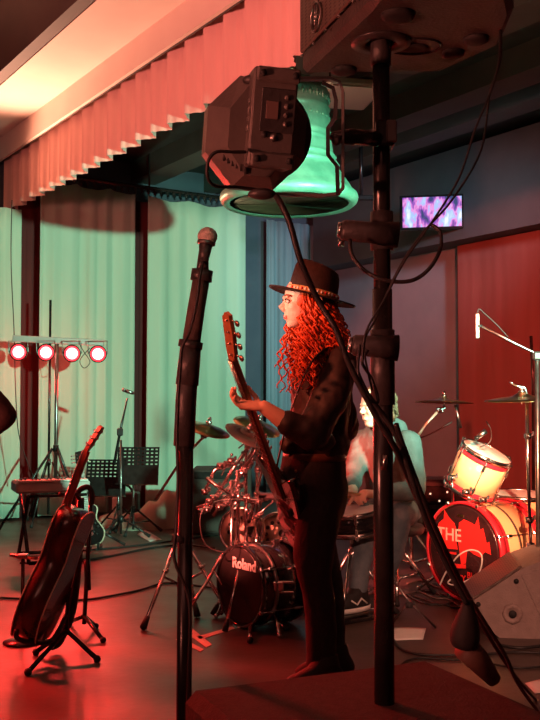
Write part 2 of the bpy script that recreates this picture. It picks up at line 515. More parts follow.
# slumped curtain cloth by the music stands
mb = MB()
pts = [FL(98, 528), FL(128, 531), FL(160, 530), FL(190, 527)]
hs = [.10, .13, .30, .42]
vs = []; fs = []; nn = 26
for i in range(nn):
    t = i / (nn - 1) * 3; k = min(int(t), 2); q = t - k
    p = pts[k].lerp(pts[k + 1], q); h = hs[k] * (1 - q) + hs[k + 1] * q
    for j in range(9):
        a = PI * j / 8
        wv = 1 + .12 * math.sin(i * 1.3 + j)
        vs.append(p + V((0, .42 * (1 - math.cos(a)) * .5 + .02 * math.sin(i * 1.1), h * math.sin(a) ** .55 * wv)))
for i in range(nn - 1):
    for j in range(8):
        k = i * 9 + j; fs.append((k, k + 9, k + 10, k + 1))
fs.append(tuple(range(9))); fs.append(tuple((nn - 1) * 9 + j for j in range(8, -1, -1)))
mb.push(vs, fs, True)
tag(mb.build('cloth_heap', mat('beige_cloth', (.5, .46, .36), .85, 0, (.42, .38, .3), 6, .3, 20), loc=pts[2]), 'beige cloth slumped on the floor behind the music stands', 'cloth')

# ------------------------------------------------------------------ ceiling light panel and pipe, television
t = thing('ceiling_light', 'switched-off pale rectangular light panel under the dark stage ceiling', 'light', P(362, 92, 7.6))
m2 = MB(t); M4 = basis(P(348, 94, 7.6), (.98, .2, 0), (-.2, .98, 0), (0, 0, 1)); m2.at(M4).box((0, 0, .0), (.46, .62, .05), bev=.01); m2.build('frame', mat('lamp_white', (.5, .42, .36), .5, 0, (.56, .47, .4), 5), t)
m2 = MB(t); m2.at(M4).box((0, 0, -.03), (.4, .56, .012), bev=.003); m2.build('diffuser', mat('diffuser', (.62, .52, .45), .4, 0, (.66, .56, .48), 5), t)
for s in (-1, 1):
    m2 = MB(t); q = M4 @ V((s * .15, 0, 0)); m2.cyl(q, V((q.x, q.y, 3.9)), .008, n=6); m2.build('hanger', M_blackmetal, t)

t = thing('ceiling_pipe', 'short black drop pipe with a crossbar in front of the blue-grey wall', 'pipe', P(361, 198, 9.5))
m2 = MB(t); q = P(361, 198, 9.5); m2.cyl(q, V((q.x, q.y, 3.9)), .02, n=8); m2.build('pole', M_blackmetal, t)
m2 = MB(t); m2.box(q, (.5, .05, .05), bev=.008); m2.build('crossbar', M_blackmetal, t)

bt = b_at(432, AW - .34); D = .5485 * (AW - .34) + .8362 * bt - .32
t = thing('television', 'small wall television showing a bright purple and blue concert picture', 'television', P(432, 226, D))
fr = basis(P(432, 212, D), (.985, -.17, 0), (.17, .985, 0), (0, 0, 1))
m2 = MB(t); m2.at(fr).box((0, 0.02, 0), (.66, .05, .36), bev=.008); m2.build('casing', M_gblack, t)
M_scr = bpy.data.materials.new('screen_picture'); M_scr.use_nodes = True; MATS['scr'] = M_scr
nt = M_scr.node_tree; b = nt.nodes['Principled BSDF']; b.inputs['Base Color'].default_value = (.02, .02, .02, 1)
tc = nt.nodes.new('ShaderNodeTexCoord'); mp = nt.nodes.new('ShaderNodeMapping'); mp.inputs['Scale'].default_value = (7, 1, 3.2)
nz = nt.nodes.new('ShaderNodeTexNoise'); nz.inputs['Scale'].default_value = 1.6; nz.inputs['Detail'].default_value = 3
cr = nt.nodes.new('ShaderNodeValToRGB'); e = cr.color_ramp.elements
e[0].position = .36; e[0].color = (.01, .02, .12, 1); e[1].position = .72; e[1].color = (.8, .88, 1, 1)
for pos, c in ((.44, (.25, .05, .45, 1)), (.5, (.8, .25, .65, 1)), (.57, (.35, .5, .95, 1))):
    x = e.new(pos); x.color = c
nt.links.new(tc.outputs['Object'], mp.inputs[0]); nt.links.new(mp.outputs[0], nz.inputs['Vector']); nt.links.new(nz.outputs['Fac'], cr.inputs[0])
nt.links.new(cr.outputs[0], b.inputs['Emission Color']); b.inputs['Emission Strength'].default_value = 1.15
m2 = MB(t); m2.at(fr).box((0, -.008, 0), (.60, .006, .31)); m2.build('screen', M_scr, t)
m2 = MB(t); m2.at(fr).box((0, .09, 0), (.12, .12, .12), bev=.01); m2.cyl((0, .1, 0), (-.0, .26, .0), .02, n=8); m2.build('bracket', M_blackmetal, t)

# ------------------------------------------------------------------ bell
bd = 6.5
bc = P(289, 203, bd)
t = thing('bell', 'large cast bell lit green, hanging mouth down behind the spotlight', 'bell', bc)
px = bd / F
H0 = bc.z
prof = [(60, -1), (65, -3), (68.5, 0), (70, 4), (69, 8), (64, 12), (62, 16), (58, 22), (54, 27), (52.5, 30), (51.5, 31), (50, 36), (51, 37), (49.2, 39), (47, 44), (48, 45), (46.2, 47), (45, 50), (43.5, 58), (42.5, 60), (44, 61), (42.5, 63), (42.5, 66), (44, 68), (42, 70), (41.5, 76), (41, 88),
        (40.5, 92), (42, 94), (40.5, 96), (40, 101), (40, 108), (41.5, 110), (40, 112), (38, 117), (34, 121), (27, 124), (16, 126), (0.01, 127)]
inner = [(0.01, 117), (30, 112), (34, 100), (36, 70), (40, 45), (47, 24), (57, 8), (60, -1)]
M_bell = mat('green_lit_bronze', (.13, .36, .25), .42, .3, (.24, .5, .36), 9, .25, 30)  # green of the stage light put into the base colour
mb = MB(); mb.lathe([(r * px, z * px) for r, z in prof], n=64)
mb.lathe([(r * px, z * px) for r, z in inner], n=64)
mb.build('bell_body', M_bell, t)
m2 = MB()
for k in range(30):
    a = 2 * PI * k / 30; r = 40.8 * px
    for zz, ln in ((104, 4.5), (84, 2.0)):
        c = V((r * math.cos(a), r * math.sin(a), zz * px))
        m2.ball(c, (.007, .007, ln * px * .9), 6); m2.ball(c + V((0, 0, 0)), (.012, .012, .01), 6)
        a2 = a + PI / 30; c2 = V((r * math.cos(a2), r * math.sin(a2), (zz - .5) * px)); m2.ball(c2, (.006, .006, ln * px * .5), 6)
m2.build('relief', M_bell, t)
m2 = MB(); m2.cyl((0, 0, 116 * px), (0, 0, 26 * px), .014, .02, 10); m2.ball((0, 0, 22 * px), (.06, .06, .075), 14); m2.build('clapper', M_steel, t)
m2 = MB(); m2.at(Matrix.Translation((0, 0, 133 * px)) @ Matrix.Rotation(PI / 2, 4, 'X')).torus((0, 0, 0), .05, .013); m2.build('crown', M_bell, t)
m2 = MB()
m2.at(Matrix.Translation((0, 0, 146 * px)) @ Matrix.Rotation(PI / 2, 4, 'Y')).torus((0, 0, 0), .042, .008, n=20); m2.build('shackle', M_steel, t)
zz = 152 * px + .03; k = 0
while H0 + zz < 3.84:
    m2 = MB(); m2.at(Matrix.Translation((0, 0, zz)) @ Matrix.Rotation(PI / 2 * (k % 2), 4, 'Z') @ Matrix.Rotation(PI / 2, 4, 'X')).torus((0, 0, 0), .02, .005, n=12, k=6, sy=1.5)
    m2.build('chain_link', M_steel, t); zz += .046; k += 1

# ================================================================== PA speaker, pole, subwoofer (near the lens)
# subwoofer
zt = .62


def TP(px_, py_, z):
    return FL(px_, py_, z)


Lc = TP(182, 689, zt); Bc = TP(428, 658, zt)
e1 = (Bc - Lc); wd = e1.length; e1.normalize(); e2 = V((e1.y, -e1.x, 0)); dp = .62
cen = (Lc + Bc) / 2 + e2 * dp / 2
fr = basis((cen.x, cen.y, 0), e1, -e2, (0, 0, 1))
t = thing('subwoofer', 'large dark carpeted subwoofer box carrying the speaker pole', 'speaker', (cen.x, cen.y, 0))
M_carpet = mat('dark_carpet_covering', (.035, .016, .013), .9, 0, (.05, .024, .02), 50, .3, 200)
m2 = MB(t); m2.at(fr).box((0, 0, zt / 2 + .01), (wd, dp, zt - .02), bev=.02); m2.build('cabinet', M_carpet, t)
m2 = MB(t); m2.at(fr).box((0, -dp / 2 - .008, zt / 2), (wd - .06, .018, zt - .1), bev=.005); m2.build('grille', M_blackmetal, t)
for s in (-1, 1):
    m2 = MB(t); m2.at(fr).box((s * (wd / 2 - .004), 0, zt * .7), (.012, .2, .09), bev=.004); m2.build('handle', M_blackplastic, t)
for sx in (-1, 1):
    for sy in (-1, 1):
        m2 = MB(t); m2.at(fr).cyl((sx * (wd / 2 - .07), sy * (dp / 2 - .07), 0), (sx * (wd / 2 - .07), sy * (dp / 2 - .07), .02), .02, n=10); m2.build('rubber_foot', M_rubber, t)
# pole
pb = FL(384.5, 703, zt)
t = thing('speaker_pole', 'thick black pole rising from the subwoofer to the overhead speaker', 'pole', pb)
D = pb.y; pu = D / F
ztop = P(385, 42, D).z
m2 = MB(t); m2.cyl(pb, V((pb.x, pb.y, 1.36)), 10 * pu, n=24); m2.build('lower_tube', M_blackmetal, t)
m2 = MB(t); m2.cyl(V((pb.x, pb.y, 1.34)), V((pb.x, pb.y, ztop + .02)), 8.6 * pu, n=24); m2.build('upper_tube', M_blackmetal, t)
m2 = MB(t); m2.cyl(V((pb.x, pb.y, P(0, 66, D).z)), V((pb.x, pb.y, ztop + .02)), 10.5 * pu, n=20); m2.build('sleeve', M_blackplastic, t)
for k, (ya, yb, rr) in enumerate(((330, 405, 12.2), (212, 250, 11.5))):
    m2 = MB(t); m2.cyl(V((pb.x, pb.y, P(0, yb, D).z)), V((pb.x, pb.y, P(0, ya, D).z)), rr * pu, n=20); m2.build('collar', M_blackplastic, t)
for (yy, yc, x0, rr) in ((230, 235, 341, 10.5), (345, 348, 352, 10.5)):
    k_ = MB(t); a = P(x0, yy, D - .03); bq = P(398, yc, D - .03)
    k_.tube([a, a.lerp(bq, .06), a.lerp(bq, .5), bq], [rr * .8 * pu, rr * pu, rr * pu, rr * 1.25 * pu], 20); kn = k_.build('clamp_knob', M_blackplastic, t)
    k_ = MB(t); dd = (bq - a).normalized(); k_.cyl(a - dd * .006, a + dd * .002, rr * .72 * pu, n=16); k_.build('knob_cap', M_chrome if yy == 230 else M_steel, kn)
m2 = MB(t); m2.cyl(P(341, 240, D - .02), P(341, 246, D - .02), .006, n=8); m2.build('bolt', M_chrome, t)
m2 = MB(t); m2.tube([P(385, 455, D - .02), P(384, 470, D - .02)], .0055, 8); m2.build('pin', M_chrome, t)
# overhead speaker
t = thing('pa_speaker', 'large brown-black loudspeaker with round emblem on top of the black pole', 'speaker', V((pb.x, pb.y, ztop)))
zs = ztop
poly = [TP(303, 74, zs), TP(440, 73, zs), TP(500, 47, zs), TP(514, 14, zs), FL(500, -40, zs), FL(385, -12, zs), FL(367, 10, zs)]
poly = [p - V((pb.x, pb.y, zs)) for p in poly]
HSP = .62
tilt = Matrix.Identity(4)


def ring_inset(pl, d):
    c = sum(pl, V((0, 0, 0))) / len(pl)
    return [p + (c - p).normalized() * d for p in pl]


M_cab = mat('speaker_cabinet', (.06, .048, .045), .5, 0, (.08, .064, .058), 20, .25, 160)
m2 = MB(); A = [(p.x, p.y) for p in poly]; I = [(p.x, p.y) for p in ring_inset(poly, .012)]
nq = len(A)
vs = [V((x, y, 0)) for x, y in I] + [V((x, y, .012)) for x, y in A] + [V((x, y, HSP - .012)) for x, y in A] + [V((x, y, HSP)) for x, y in I]
fs = [tuple(range(nq))[::-1], tuple(range(3 * nq, 4 * nq))]
for lv in range(3):
    for i in range(nq):
        j = (i + 1) % nq; fs.append((lv * nq + i, lv * nq + j, (lv + 1) * nq + j, (lv + 1) * nq + i))
m2.push(vs, fs); m2.build('cabinet', M_cab, t)
# grille on the face between the first and last corner
ga, gb = poly[0], poly[-1]
gx = (gb - ga).normalized(); gn = gx.cross(V((0, 0, 1)))
if gn.x > 0: gn = -gn
gw = (gb - ga).length
gf = basis(ga + gn * .004, gx, (0, 0, 1), gx.cross(V((0, 0, 1))))
sgn = 1 if gf.to_3x3().col[2].dot(gn) > 0 else -1
M_gr = mat('perforated_grille', (.12, .1, .09), .45, .5)
nt = M_gr.node_tree; b = nt.nodes['Principled BSDF']
tc = nt.nodes.new('ShaderNodeTexCoord'); vz = nt.nodes.new('ShaderNodeTexVoronoi'); vz.inputs['Scale'].default_value = 150; vz.inputs['Randomness'].default_value = 0
rp = nt.nodes.new('ShaderNodeValToRGB'); rp.color_ramp.elements[0].position = .25; rp.color_ramp.elements[0].color = (.01, .008, .008, 1); rp.color_ramp.elements[1].position = .4; rp.color_ramp.elements[1].color = (.2, .15, .13, 1)
nt.links.new(tc.outputs['Object'], vz.inputs['Vector']); nt.links.new(vz.outputs['Distance'], rp.inputs[0]); nt.links.new(rp.outputs[0], b.inputs['Base Color'])
m2 = MB(); m2.at(gf).box((gw / 2, HSP / 2 + .01, sgn * .004), (gw - .03, HSP - .05, .008), bev=.003); gr = m2.build('grille', M_gr, t)
for k in range(5):
    m2 = MB(); m2.at(gf).cyl((.03 + (gw - .06) * k / 4, .026, sgn * .006), (.03 + (gw - .06) * k / 4, .026, sgn * .011), .003, n=8); m2.build('screw', M_steel, t)
# emblem: ring with three crossed forks
m2 = MB(); m2.at(gf @ Matrix.Translation((.12, .068, sgn * .012))).torus((0, 0, 0), .026, .003, n=28, k=6)
m2.ball((0, 0, 0), .005, 8)
for k in range(3):
    a = PI / 2 + k * 2 * PI / 3; d = V((math.cos(a), math.sin(a), 0)); q = V((-d.y, d.x, 0))
    m2.tube([-d * .006, d * .024], .0019, 6)
    for s in (-1, 1): m2.tube([d * .006 + q * s * .0055, d * .023 + q * s * .0055], .0015, 6)
    m2.tube([d * .006 - q * .006, d * .006 + q * .006], .0015, 6)
m2.build('emblem', M_steel, gr)
for (x, y, r) in ((344, 69, .026), (453, 52, .022), (476, 38, .024), (398, 14, .03)):
    m2 = MB(t); q = FL(x, y, zs); m2.lathe([(r, .002), (r * .95, -.006), (r * .7, -.009)], Matrix.Translation(q), 20); m2.build('rubber_foot', M_rubber, t)
m2 = MB(t); q = FL(386, 44, zs); m2.lathe([(.055, .001), (.055, -.004), (.03, -.006), (.028, .0)], Matrix.Translation(V((pb.x, pb.y, zs))), 28); m2.build('socket_plate', M_blackplastic, t)
m2 = MB(t); q = FL(414, 46, zs + .0); m2.at(Matrix.Translation(q)).torus((0, 0, 0), .05, .003, n=28, k=6, sy=.8); m2.build('handle_rim', M_blackmetal, t)
m2 = MB(t); m2.lathe([(.026, .001), (.024, -.003), (.018, -.003)], Matrix.Translation(FL(412, 47, zs)), 20, sx=1.2, sy=.8); m2.build('jack_recess', M_rubber, t)
cable('pair strand of thin cable hanging from the overhead speaker across the pole',
      [P(500, 30, 1.66), P(499, 60, 1.65), P(492, 88, 1.63), P(475, 130, 1.62), P(459, 178, 1.61), P(432, 222, 1.6), P(404, 262, 1.6), P(384, 300, 1.6), P(366, 332, 1.6), P(362, 365, 1.61)], .0021)
cable('second thin cable running beside the first from the overhead speaker to the pole collar',
      [P(501, 30, 1.68), P(500, 62, 1.66), P(490, 92, 1.64), P(481, 150, 1.63), P(452, 200, 1.62), P(420, 236, 1.61), P(398, 270, 1.61), P(376, 318, 1.61), P(364, 345, 1.61), P(372, 390, 1.64)], .0021)
cable('looped black cable hanging under the upper clamp knob of the pole',
      [P(350, 240, 1.67), P(352, 255, 1.66), P(364, 270, 1.65), P(384, 280, 1.64), P(410, 281, 1.64), P(428, 270, 1.64), P(440, 250, 1.65), P(440, 232, 1.66), P(430, 224, 1.67)], .0035)
cable('tangled short cable at the lower clamp knob of the pole',
      [P(360, 345, 1.64), P(358, 372, 1.63), P(366, 396, 1.63), P(378, 402, 1.64), P(372, 380, 1.65), P(362, 362, 1.64), P(368, 350, 1.64)], .003)

# ------------------------------------------------------------------ spotlight fixture hung on the pole
D = 1.6; s_ = D / F
fo = P(268, 124, D)
nb = V((.16, -.97, -.16)).normalized()       # rear panel faces the lens
roll = R(-3)
xr = V((0, 0, 1)).cross(-nb).normalized() * -1
xr = nb.cross(V((0, 0, 1))).normalized() * -1
if xr.x < 0: xr = -xr
yu = nb.cross(xr).normalized()
if yu.z < 0: yu = -yu
fr = basis(fo, xr, yu, nb) @ Matrix.Rotation(roll, 4, 'Z')
t = thing('stage_spotlight', 'brown-black stage spotlight with a control panel on its back, clamped to the pole', 'spotlight', fo)
px = s_
# octagonal body behind the rear box
oct_ = []
for a in (22.5, 67.5, 112.5, 157.5, 202.5, 247.5, 292.5, 337.5): oct_.append((math.cos(R(a)) * 56 * px, math.sin(R(a)) * 61 * px))
m2 = MB(t); m2.at(fr @ Matrix.Translation((-8 * px, -8 * px, 0)))
vs = [V((x, y, -.105)) for x, y in oct_] + [V((x, y, -.035)) for x, y in oct_] + [V((x * .62, y * .8, .012)) for x, y in oct_]
fs = [tuple(range(8))[::-1], tuple(range(16, 24))]
for l in range(2):
    for i in range(8): j = (i + 1) % 8; fs.append((l * 8 + i, l * 8 + j, l * 8 + 8 + j, l * 8 + 8 + i))
m2.push(vs, fs); m2.build('housing', M_housing, t)
m2 = MB(t); m2.at(fr).box((0, 2 * px, .018), (45 * px, 96 * px, .07), bev=.004); m2.build('control_box', M_housing, t)
for s in (-1, 1):
    m2 = MB(t); m2.at(fr).box((2 * px, (2 + s * 41) * px, .054), (43 * px, 14 * px, .012), bev=.003); m2.build('end_plate', M_housing, t)
    for q in (-1, 1):
        m2 = MB(t); m2.at(fr).cyl((2 * px + q * 16 * px, (2 + s * 41) * px, .058), (2 * px + q * 16 * px, (2 + s * 41) * px, .066), .0055, n=10); m2.build('bumper', M_rubber, t)
m2 = MB(t); m2.at(fr).box((4 * px, 9 * px, .0545), (34 * px, 42 * px, .003), bev=.001); cp = m2.build('control_panel', M_blackplastic, t)
m2 = MB(t); m2.at(fr).box((-2 * px, 9 * px, .057), (12 * px, 17 * px, .003), bev=.0005); m2.build('display', mat('dim_display', (.14, .09, .08), .2), cp)
for k in range(4):
    m2 = MB(t); m2.at(fr).cyl((12 * px, (22 - k * 8.5) * px, .055), (12 * px, (22 - k * 8.5) * px, .0595), 2.6 * px, n=12); m2.build('button', M_housing, cp)
m2 = MB(t); m2.at(fr).cyl((2 * px, -17 * px, .052), (2 * px, -17 * px, .057), 4.2 * px, n=14); m2.build('key_knob', M_steel, t)
m2 = MB(t); m2.at(fr).cyl((-8 * px, -15 * px, .05), (-8 * px, -15 * px, .058), 3.2 * px, n=12); m2.build('socket', M_rubber, t)
for k in range(4):
    m2 = MB(t); m2.at(fr).box((-23 * px, (18 - 9 * k) * px, .03), (.003, 6 * px, .018), bev=.001); m2.build('connector', M_steel, t)
for k in range(6):
    m2 = MB(t); m2.at(fr).box(((-42 + k * 4.2) * px, (-37 - k * 2.4) * px, -.012 + k * .004), (1.6 * px, 7 * px, .018)); m2.build('cooling_fin', M_blackplastic, t)
# finned round front rim towards the bell
m2 = MB(t)
for k in range(5):
    m2.at(fr @ Matrix.Translation((2 * px, -6 * px, -.05 - k * .014))).lathe([(46 * px, 0), (50 * px - k * .001, -.001), (50 * px - k * .001, -.006), (46 * px, -.007)], n=36)
m2.at(fr @ Matrix.Translation((2 * px, -6 * px, 0))).lathe([(46 * px, -.04), (46 * px, -.13), (48 * px, -.135), (44 * px, -.14), (43 * px, -.12), (0.001, -.12)], n=36)
m2.build('front_barrel', M_blackplastic, t)
m2 = MB(t); m2.at(fr @ Matrix.Translation((2 * px, -6 * px, -.123))).cyl((0, 0, 0), (0, 0, -.003), 42 * px, n=32); m2.build('lens', mat('spot_lens', (.1, .3, .2), .1, 0, emit=(.2, 1, .6), es=1.5), t)


def strap(mb, pts, wid, th, D0, dirw=V((0, 1, 0))):
    """flat bar along points, width along dirw"""
    pts = [V(p) for p in pts]; vs = []; fs = []
    for i, p in enumerate(pts):
        a = pts[max(i - 1, 0)]; c = pts[min(i + 1, len(pts) - 1)]
        tt = (c - a).normalized(); nn_ = tt.cross(dirw).normalized()
        for (u, v_) in ((-1, -1), (1, -1), (1, 1), (-1, 1)): vs.append(p + nn_ * u * th / 2 + dirw * v_ * wid / 2)
    for i in range(len(pts) - 1):
        for k in range(4): a = i * 4 + k; b_ = i * 4 + (k + 1) % 4; fs.append((a, b_, b_ + 4, a + 4))
    fs.append((3, 2, 1, 0)); k = (len(pts) - 1) * 4; fs.append((k, k + 1, k + 2, k + 3))
    return mb.push(vs, fs)


dw = V((.12, .985, .12)).normalized()
m2 = MB(t); strap(m2, [P(x, y, D - .0) for x, y in ((252, 79), (330, 79), (340, 83), (343, 92), (343, 188), (338, 194), (320, 196), (262, 194))], .022, .0045, D, dw); m2.build('yoke', M_housing, t)
m2 = MB(t); strap(m2, [P(x, y, D - .03) for x, y in ((322, 83), (333, 88), (336, 100), (335, 118), (328, 128), (328, 155), (337, 166), (338, 195))], .006, .0065, D, dw); m2.build('inner_bracket', M_blackmetal, t)
for (x, y) in ((256, 80), (262, 194)):
    m2 = MB(t); q = P(x, y, D - .02); m2.ball(q, (.024, .014, .0095), 12); m2.build('yoke_knob', M_blackplastic, t)
m2 = MB(t); m2.tube([P(333, 137, D), P(352, 137, D + .02), P(382, 139, pb.y)], [.009, .014, .014], 12); m2.build('clamp_arm', M_blackmetal, t)
m2 = MB(t); m2.box((pb.x + .004, pb.y - .008, P(0, 137, pb.y).z), (.034, .05, .048), bev=.004); m2.build('clamp', M_blackmetal, t)
m2 = MB(t); m2.box((pb.x + .014, pb.y - .037, P(0, 137, pb.y).z), (.018, .01, .04), bev=.002); m2.build('clamp_plate', M_housing, t)
m2 = MB(t); m2.ball(P(336, 141, D - .02), (.008, .008, .008), 10); m2.cyl(P(330, 136, D - .02), P(342, 138, D - .02), .004, n=8); m2.build('wing_bolt', M_blackplastic, t)
cable('short power lead looping from the corner of the stage spotlight', [P(246, 152, 1.54), P(232, 152, 1.53), P(216, 152, 1.52), P(208, 162, 1.52), P(208, 178, 1.53), P(216, 186, 1.55), P(236, 187, 1.58), P(258, 190, 1.6)], .0028)
cable('black cable hanging from the stage spotlight down past the hat to the floor',
      [P(276, 196, 1.58), P(281, 204, 1.56), P(290, 224, 1.56), P(301, 262, 1.57), P(318, 300, 1.6), P(336, 330, 1.6), P(350, 366, 1.61), P(378, 420, 1.63), P(396, 450, 1.66), P(418, 500, 1.8), P(446, 556, 2.1), P(478, 618, 2.5), P(512, 672, 2.8), FL(536, 700)], .0052)
cable('thick black cable running from the pole collar down to the lumpy plug',
      [P(352, 360, 1.66), P(366, 392, 1.66), P(392, 428, 1.67), P(404, 456, 1.68), P(423, 512, 1.7), P(447, 566, 1.72), P(467, 604, 1.72)], .0055)
cable('third black cable beside the thick one from the pole collar to the stage floor',
      [P(396, 424, 1.66), P(404, 448, 1.68), P(432, 520, 1.75), P(464, 588, 1.9), P(482, 618, 2.1), P(505, 655, 2.3), P(522, 690, 2.45), FL(560, 740)], .0048)
t = thing('hanging_plug', 'bulky black cable plug with a pale sleeve hanging above the subwoofer edge', 'plug', P(468, 640, 1.74))
m2 = MB(t); a = P(468, 600, 1.73); bq = P(466, 626, 1.74); c_ = P(463, 648, 1.75); m2.tube(smooth_path([a, bq, c_], 5), [.008] + [.010, .013, .017, .021, .024, .026, .027, .026, .022, .01][:10], 16); m2.build('cap', M_rubber, t)
m2 = MB(t); m2.tube([P(466, 648, 1.76), P(478, 660, 1.78), P(494, 680, 1.80)], [.024, .022, .014], 16); m2.build('sleeve', mat('brown_sleeve', (.09, .045, .035), .6, 0, (.12, .06, .045), 9), t)

# ------------------------------------------------------------------ near microphone stand
D = 2.0; u = D / F
t = thing('microphone_stand', 'tall dark microphone stand with thick padded upper tube standing near the lens', 'microphone stand', (P(183, 700, D).x, D, 0))
x0 = P(183, 700, D).x
m2 = MB(t); m2.cyl((x0, D, .02), P(186, 445, D), 8 * u, 7.4 * u, 18); m2.build('lower_tube', M_blackmetal, t)
m2 = MB(t); m2.lathe([(.15, 0), (.15, .012), (.13, .022), (.03, .03), (.02, .05)], Matrix.Translation((x0, D, 0)), 32); m2.build('base_plate', M_blackmetal, t)
m2 = MB(t); m2.tube([P(184, 446, D), P(186, 400, D), P(188, 372, D)], [10.5 * u, 10.5 * u, 10 * u], 20); m2.build('lower_padding', M_blackplastic, t)
m2 = MB(t); m2.tube([P(187, 385, D), P(191, 344, D)], [11.6 * u, 10.4 * u], 20); m2.tube([P(190, 348, D), P(191.3, 341, D)], 12.2 * u, 20); m2.build('middle_collar', M_blackplastic, t)
m2 = MB(t); m2.tube([P(191, 344, D), P(196, 310, D), P(201.5, 278, D)], [9.2 * u, 8.8 * u, 8.6 * u], 20); m2.build('upper_padding', mat('worn_brown_foam', (.05, .032, .028), .8, 0, (.08, .05, .042), 9, .4, 60), t)
m2 = MB(t); m2.tube([P(201, 281, D), P(202.5, 270, D)], 10.8 * u, 20); m2.tube([P(202, 278, D), P(203.6, 252, D)], [7 * u, 5 * u], 14); m2.build('upper_collar', M_blackplastic, t)
m2 = MB(t); m2.tube([P(204, 258, D), P(205, 247, D)], [5 * u, 5.6 * u], 14); m2.build('clip', M_blackplastic, t)
m2 = MB(t); m2.cyl(P(172, 538, D - .01), P(184, 540, D - .01), 4 * u, n=10); m2.build('clutch_knob', M_blackplastic, t)
t = thing('microphone', 'handheld vocal microphone with round grille at the top of the near stand', 'microphone', P(205, 256, D - .0))
m2 = MB(t); m2.tube([P(203.5, 262, D - .03), P(206, 244, D - .02)], [4.6 * u, 7 * u], 16); m2.build('handle', M_blackplastic, t)
m2 = MB(t); m2.ball(P(207.5, 236.5, D - .02), (10 * u, 10 * u, 9.3 * u), 20); m2.build('grille', mat('mic_mesh', (.62, .5, .46), .5, .3, (.5, .4, .36), 90, .6, 400), t)
m2 = MB(t); m2.tube([P(206, 244.5, D - .02), P(206.6, 241, D - .02)], 9.2 * u, 20); m2.build('band', M_steel, t)
cable('microphone cable winding down the near microphone stand', [P(203, 262, D - .035), P(200, 275, D - .05), P(197, 300, D - .05), P(190, 330, D - .05), P(182, 348, D - .05), P(180, 372, D - .05), P(178, 400, D - .05), P(177, 440, D - .045),
      P(178, 480, D - .04), P(176, 530, D - .04), P(174.5, 560, D - .04), P(189, 600, D - .04), P(189, 660, D - .04), P(187, 720, D - .04)], .0034)


# ================================================================== stands helpers
def tripod(root, x, y, zc, zl, reach, rot=0, r=.011, m=None, n=3, foot=.016, brace=True, zfoot=.02):
    """three legs from the collar at zc, with feet at reach; braces from collar zl"""
    m = m or M_chrome
    for k in range(n):
        a = rot + 2 * PI * k / n; d = V((math.cos(a), math.sin(a), 0))
        f = V((x, y, 0)) + d * reach + V((0, 0, zfoot)); top = V((x, y, zc)) + d * .03
        mb = MB(root); mb.tube([top, f], [r, r], 8); lg = mb.build('leg', m, root)
        mb = MB(root); q = (f - top).normalized(); mb.tube([f - q * .05, f + q * .005], [foot * .8, foot], 8); mb.build('rubber_foot', M_rubber, lg)
        if brace:
            mb = MB(root); mb.tube([V((x, y, zl)) + d * .02, top.lerp(f, .55)], r * .7, 6); mb.build('brace', m, root)
    mb = MB(root); mb.cyl((x, y, zc - .03), (x, y, zc + .03), r * 2.2, n=12); mb.build('collar', m, root)
    if brace: mb = MB(root); mb.cyl((x, y, zl - .015), (x, y, zl + .015), r * 2, n=12); mb.build('collar', m, root)


def cymbal(root, c, r, nrm, m=None, name='cymbal'):
    mb = MB(root); M4 = along(c, nrm)
    mb.lathe([(.006, .03 * r / .2), (.02, .034 * r / .2), (.045, .022 * r / .2), (r * .35, .014), (r * .7, .006), (r, -.004), (r, -.0055), (r * .7, .004), (r * .35, .012), (.04, .018), (.006, .028)], M4, 40, closed=True)
    o = mb.build(name, m or M_brass, root)
    mb = MB(root); q = V(nrm).normalized()
    mb.tube([V(c) - q * .03, V(c) + q * .075], .005, 8); mb.ball(V(c) + q * .06, .012, 8); mb.lathe([(.018, .035), (.018, .048)], M4, 14); mb.build('wing_nut', M_chrome, root)
    return o


def clampblock(mb, p, s=.03):
    mb.box(p, (s * 1.5, s, s * 1.2), bev=s * .2); mb.cyl(V(p) + V((0, -s, 0)), V(p) + V((0, s, 0)), s * .45, n=8)
    mb.box(V(p) + V((s * .9, -s * .4, s * .5)), (s * .5, s * .3, s * .9), bev=s * .1)


# ------------------------------------------------------------------ row of red lamps
D = 8.9; u = D / F
q = P(57, 344, D)
t = thing('light_bar', 'white T-bar on a stand with four glowing red round lamps', 'stage light', (q.x, q.y, 0))
m2 = MB(t); m2.tube([(q.x, q.y, .3), (q.x, q.y, q.z)], .017, 12); m2.build('pole', M_steel, t)
m2 = MB(t); a = P(13, 338.5, D); bq = P(104, 343, D + .1); mid = (a + bq) / 2
dirb = (bq - a).normalized(); m2.box(mid, ((bq - a).length, .06, .06), along(mid, dirb).to_3x3().to_4x4() @ Matrix.Rotation(PI / 2, 4, 'Y'), bev=.006)
m2.build('crossbar', mat('pale_bar', (.62, .55, .52), .4, .3, (.55, .48, .46), 9), t)
text_mesh('lettering', 'STAGE BAR', .035, M_pearl, Matrix.Translation(P(60, 340.3, D - .035)) @ Matrix.Rotation(PI / 2, 4, 'X'), t, root=t) if False else None
M_led = mat('red_led_face', (.6, .05, .05), .3, 0, emit=(1, .35, .3), es=9)
M_led2 = mat('red_led_halo', (.6, .02, .02), .3, 0, emit=(1, .02, .03), es=6)  # red halo around each lens, put into an emissive ring
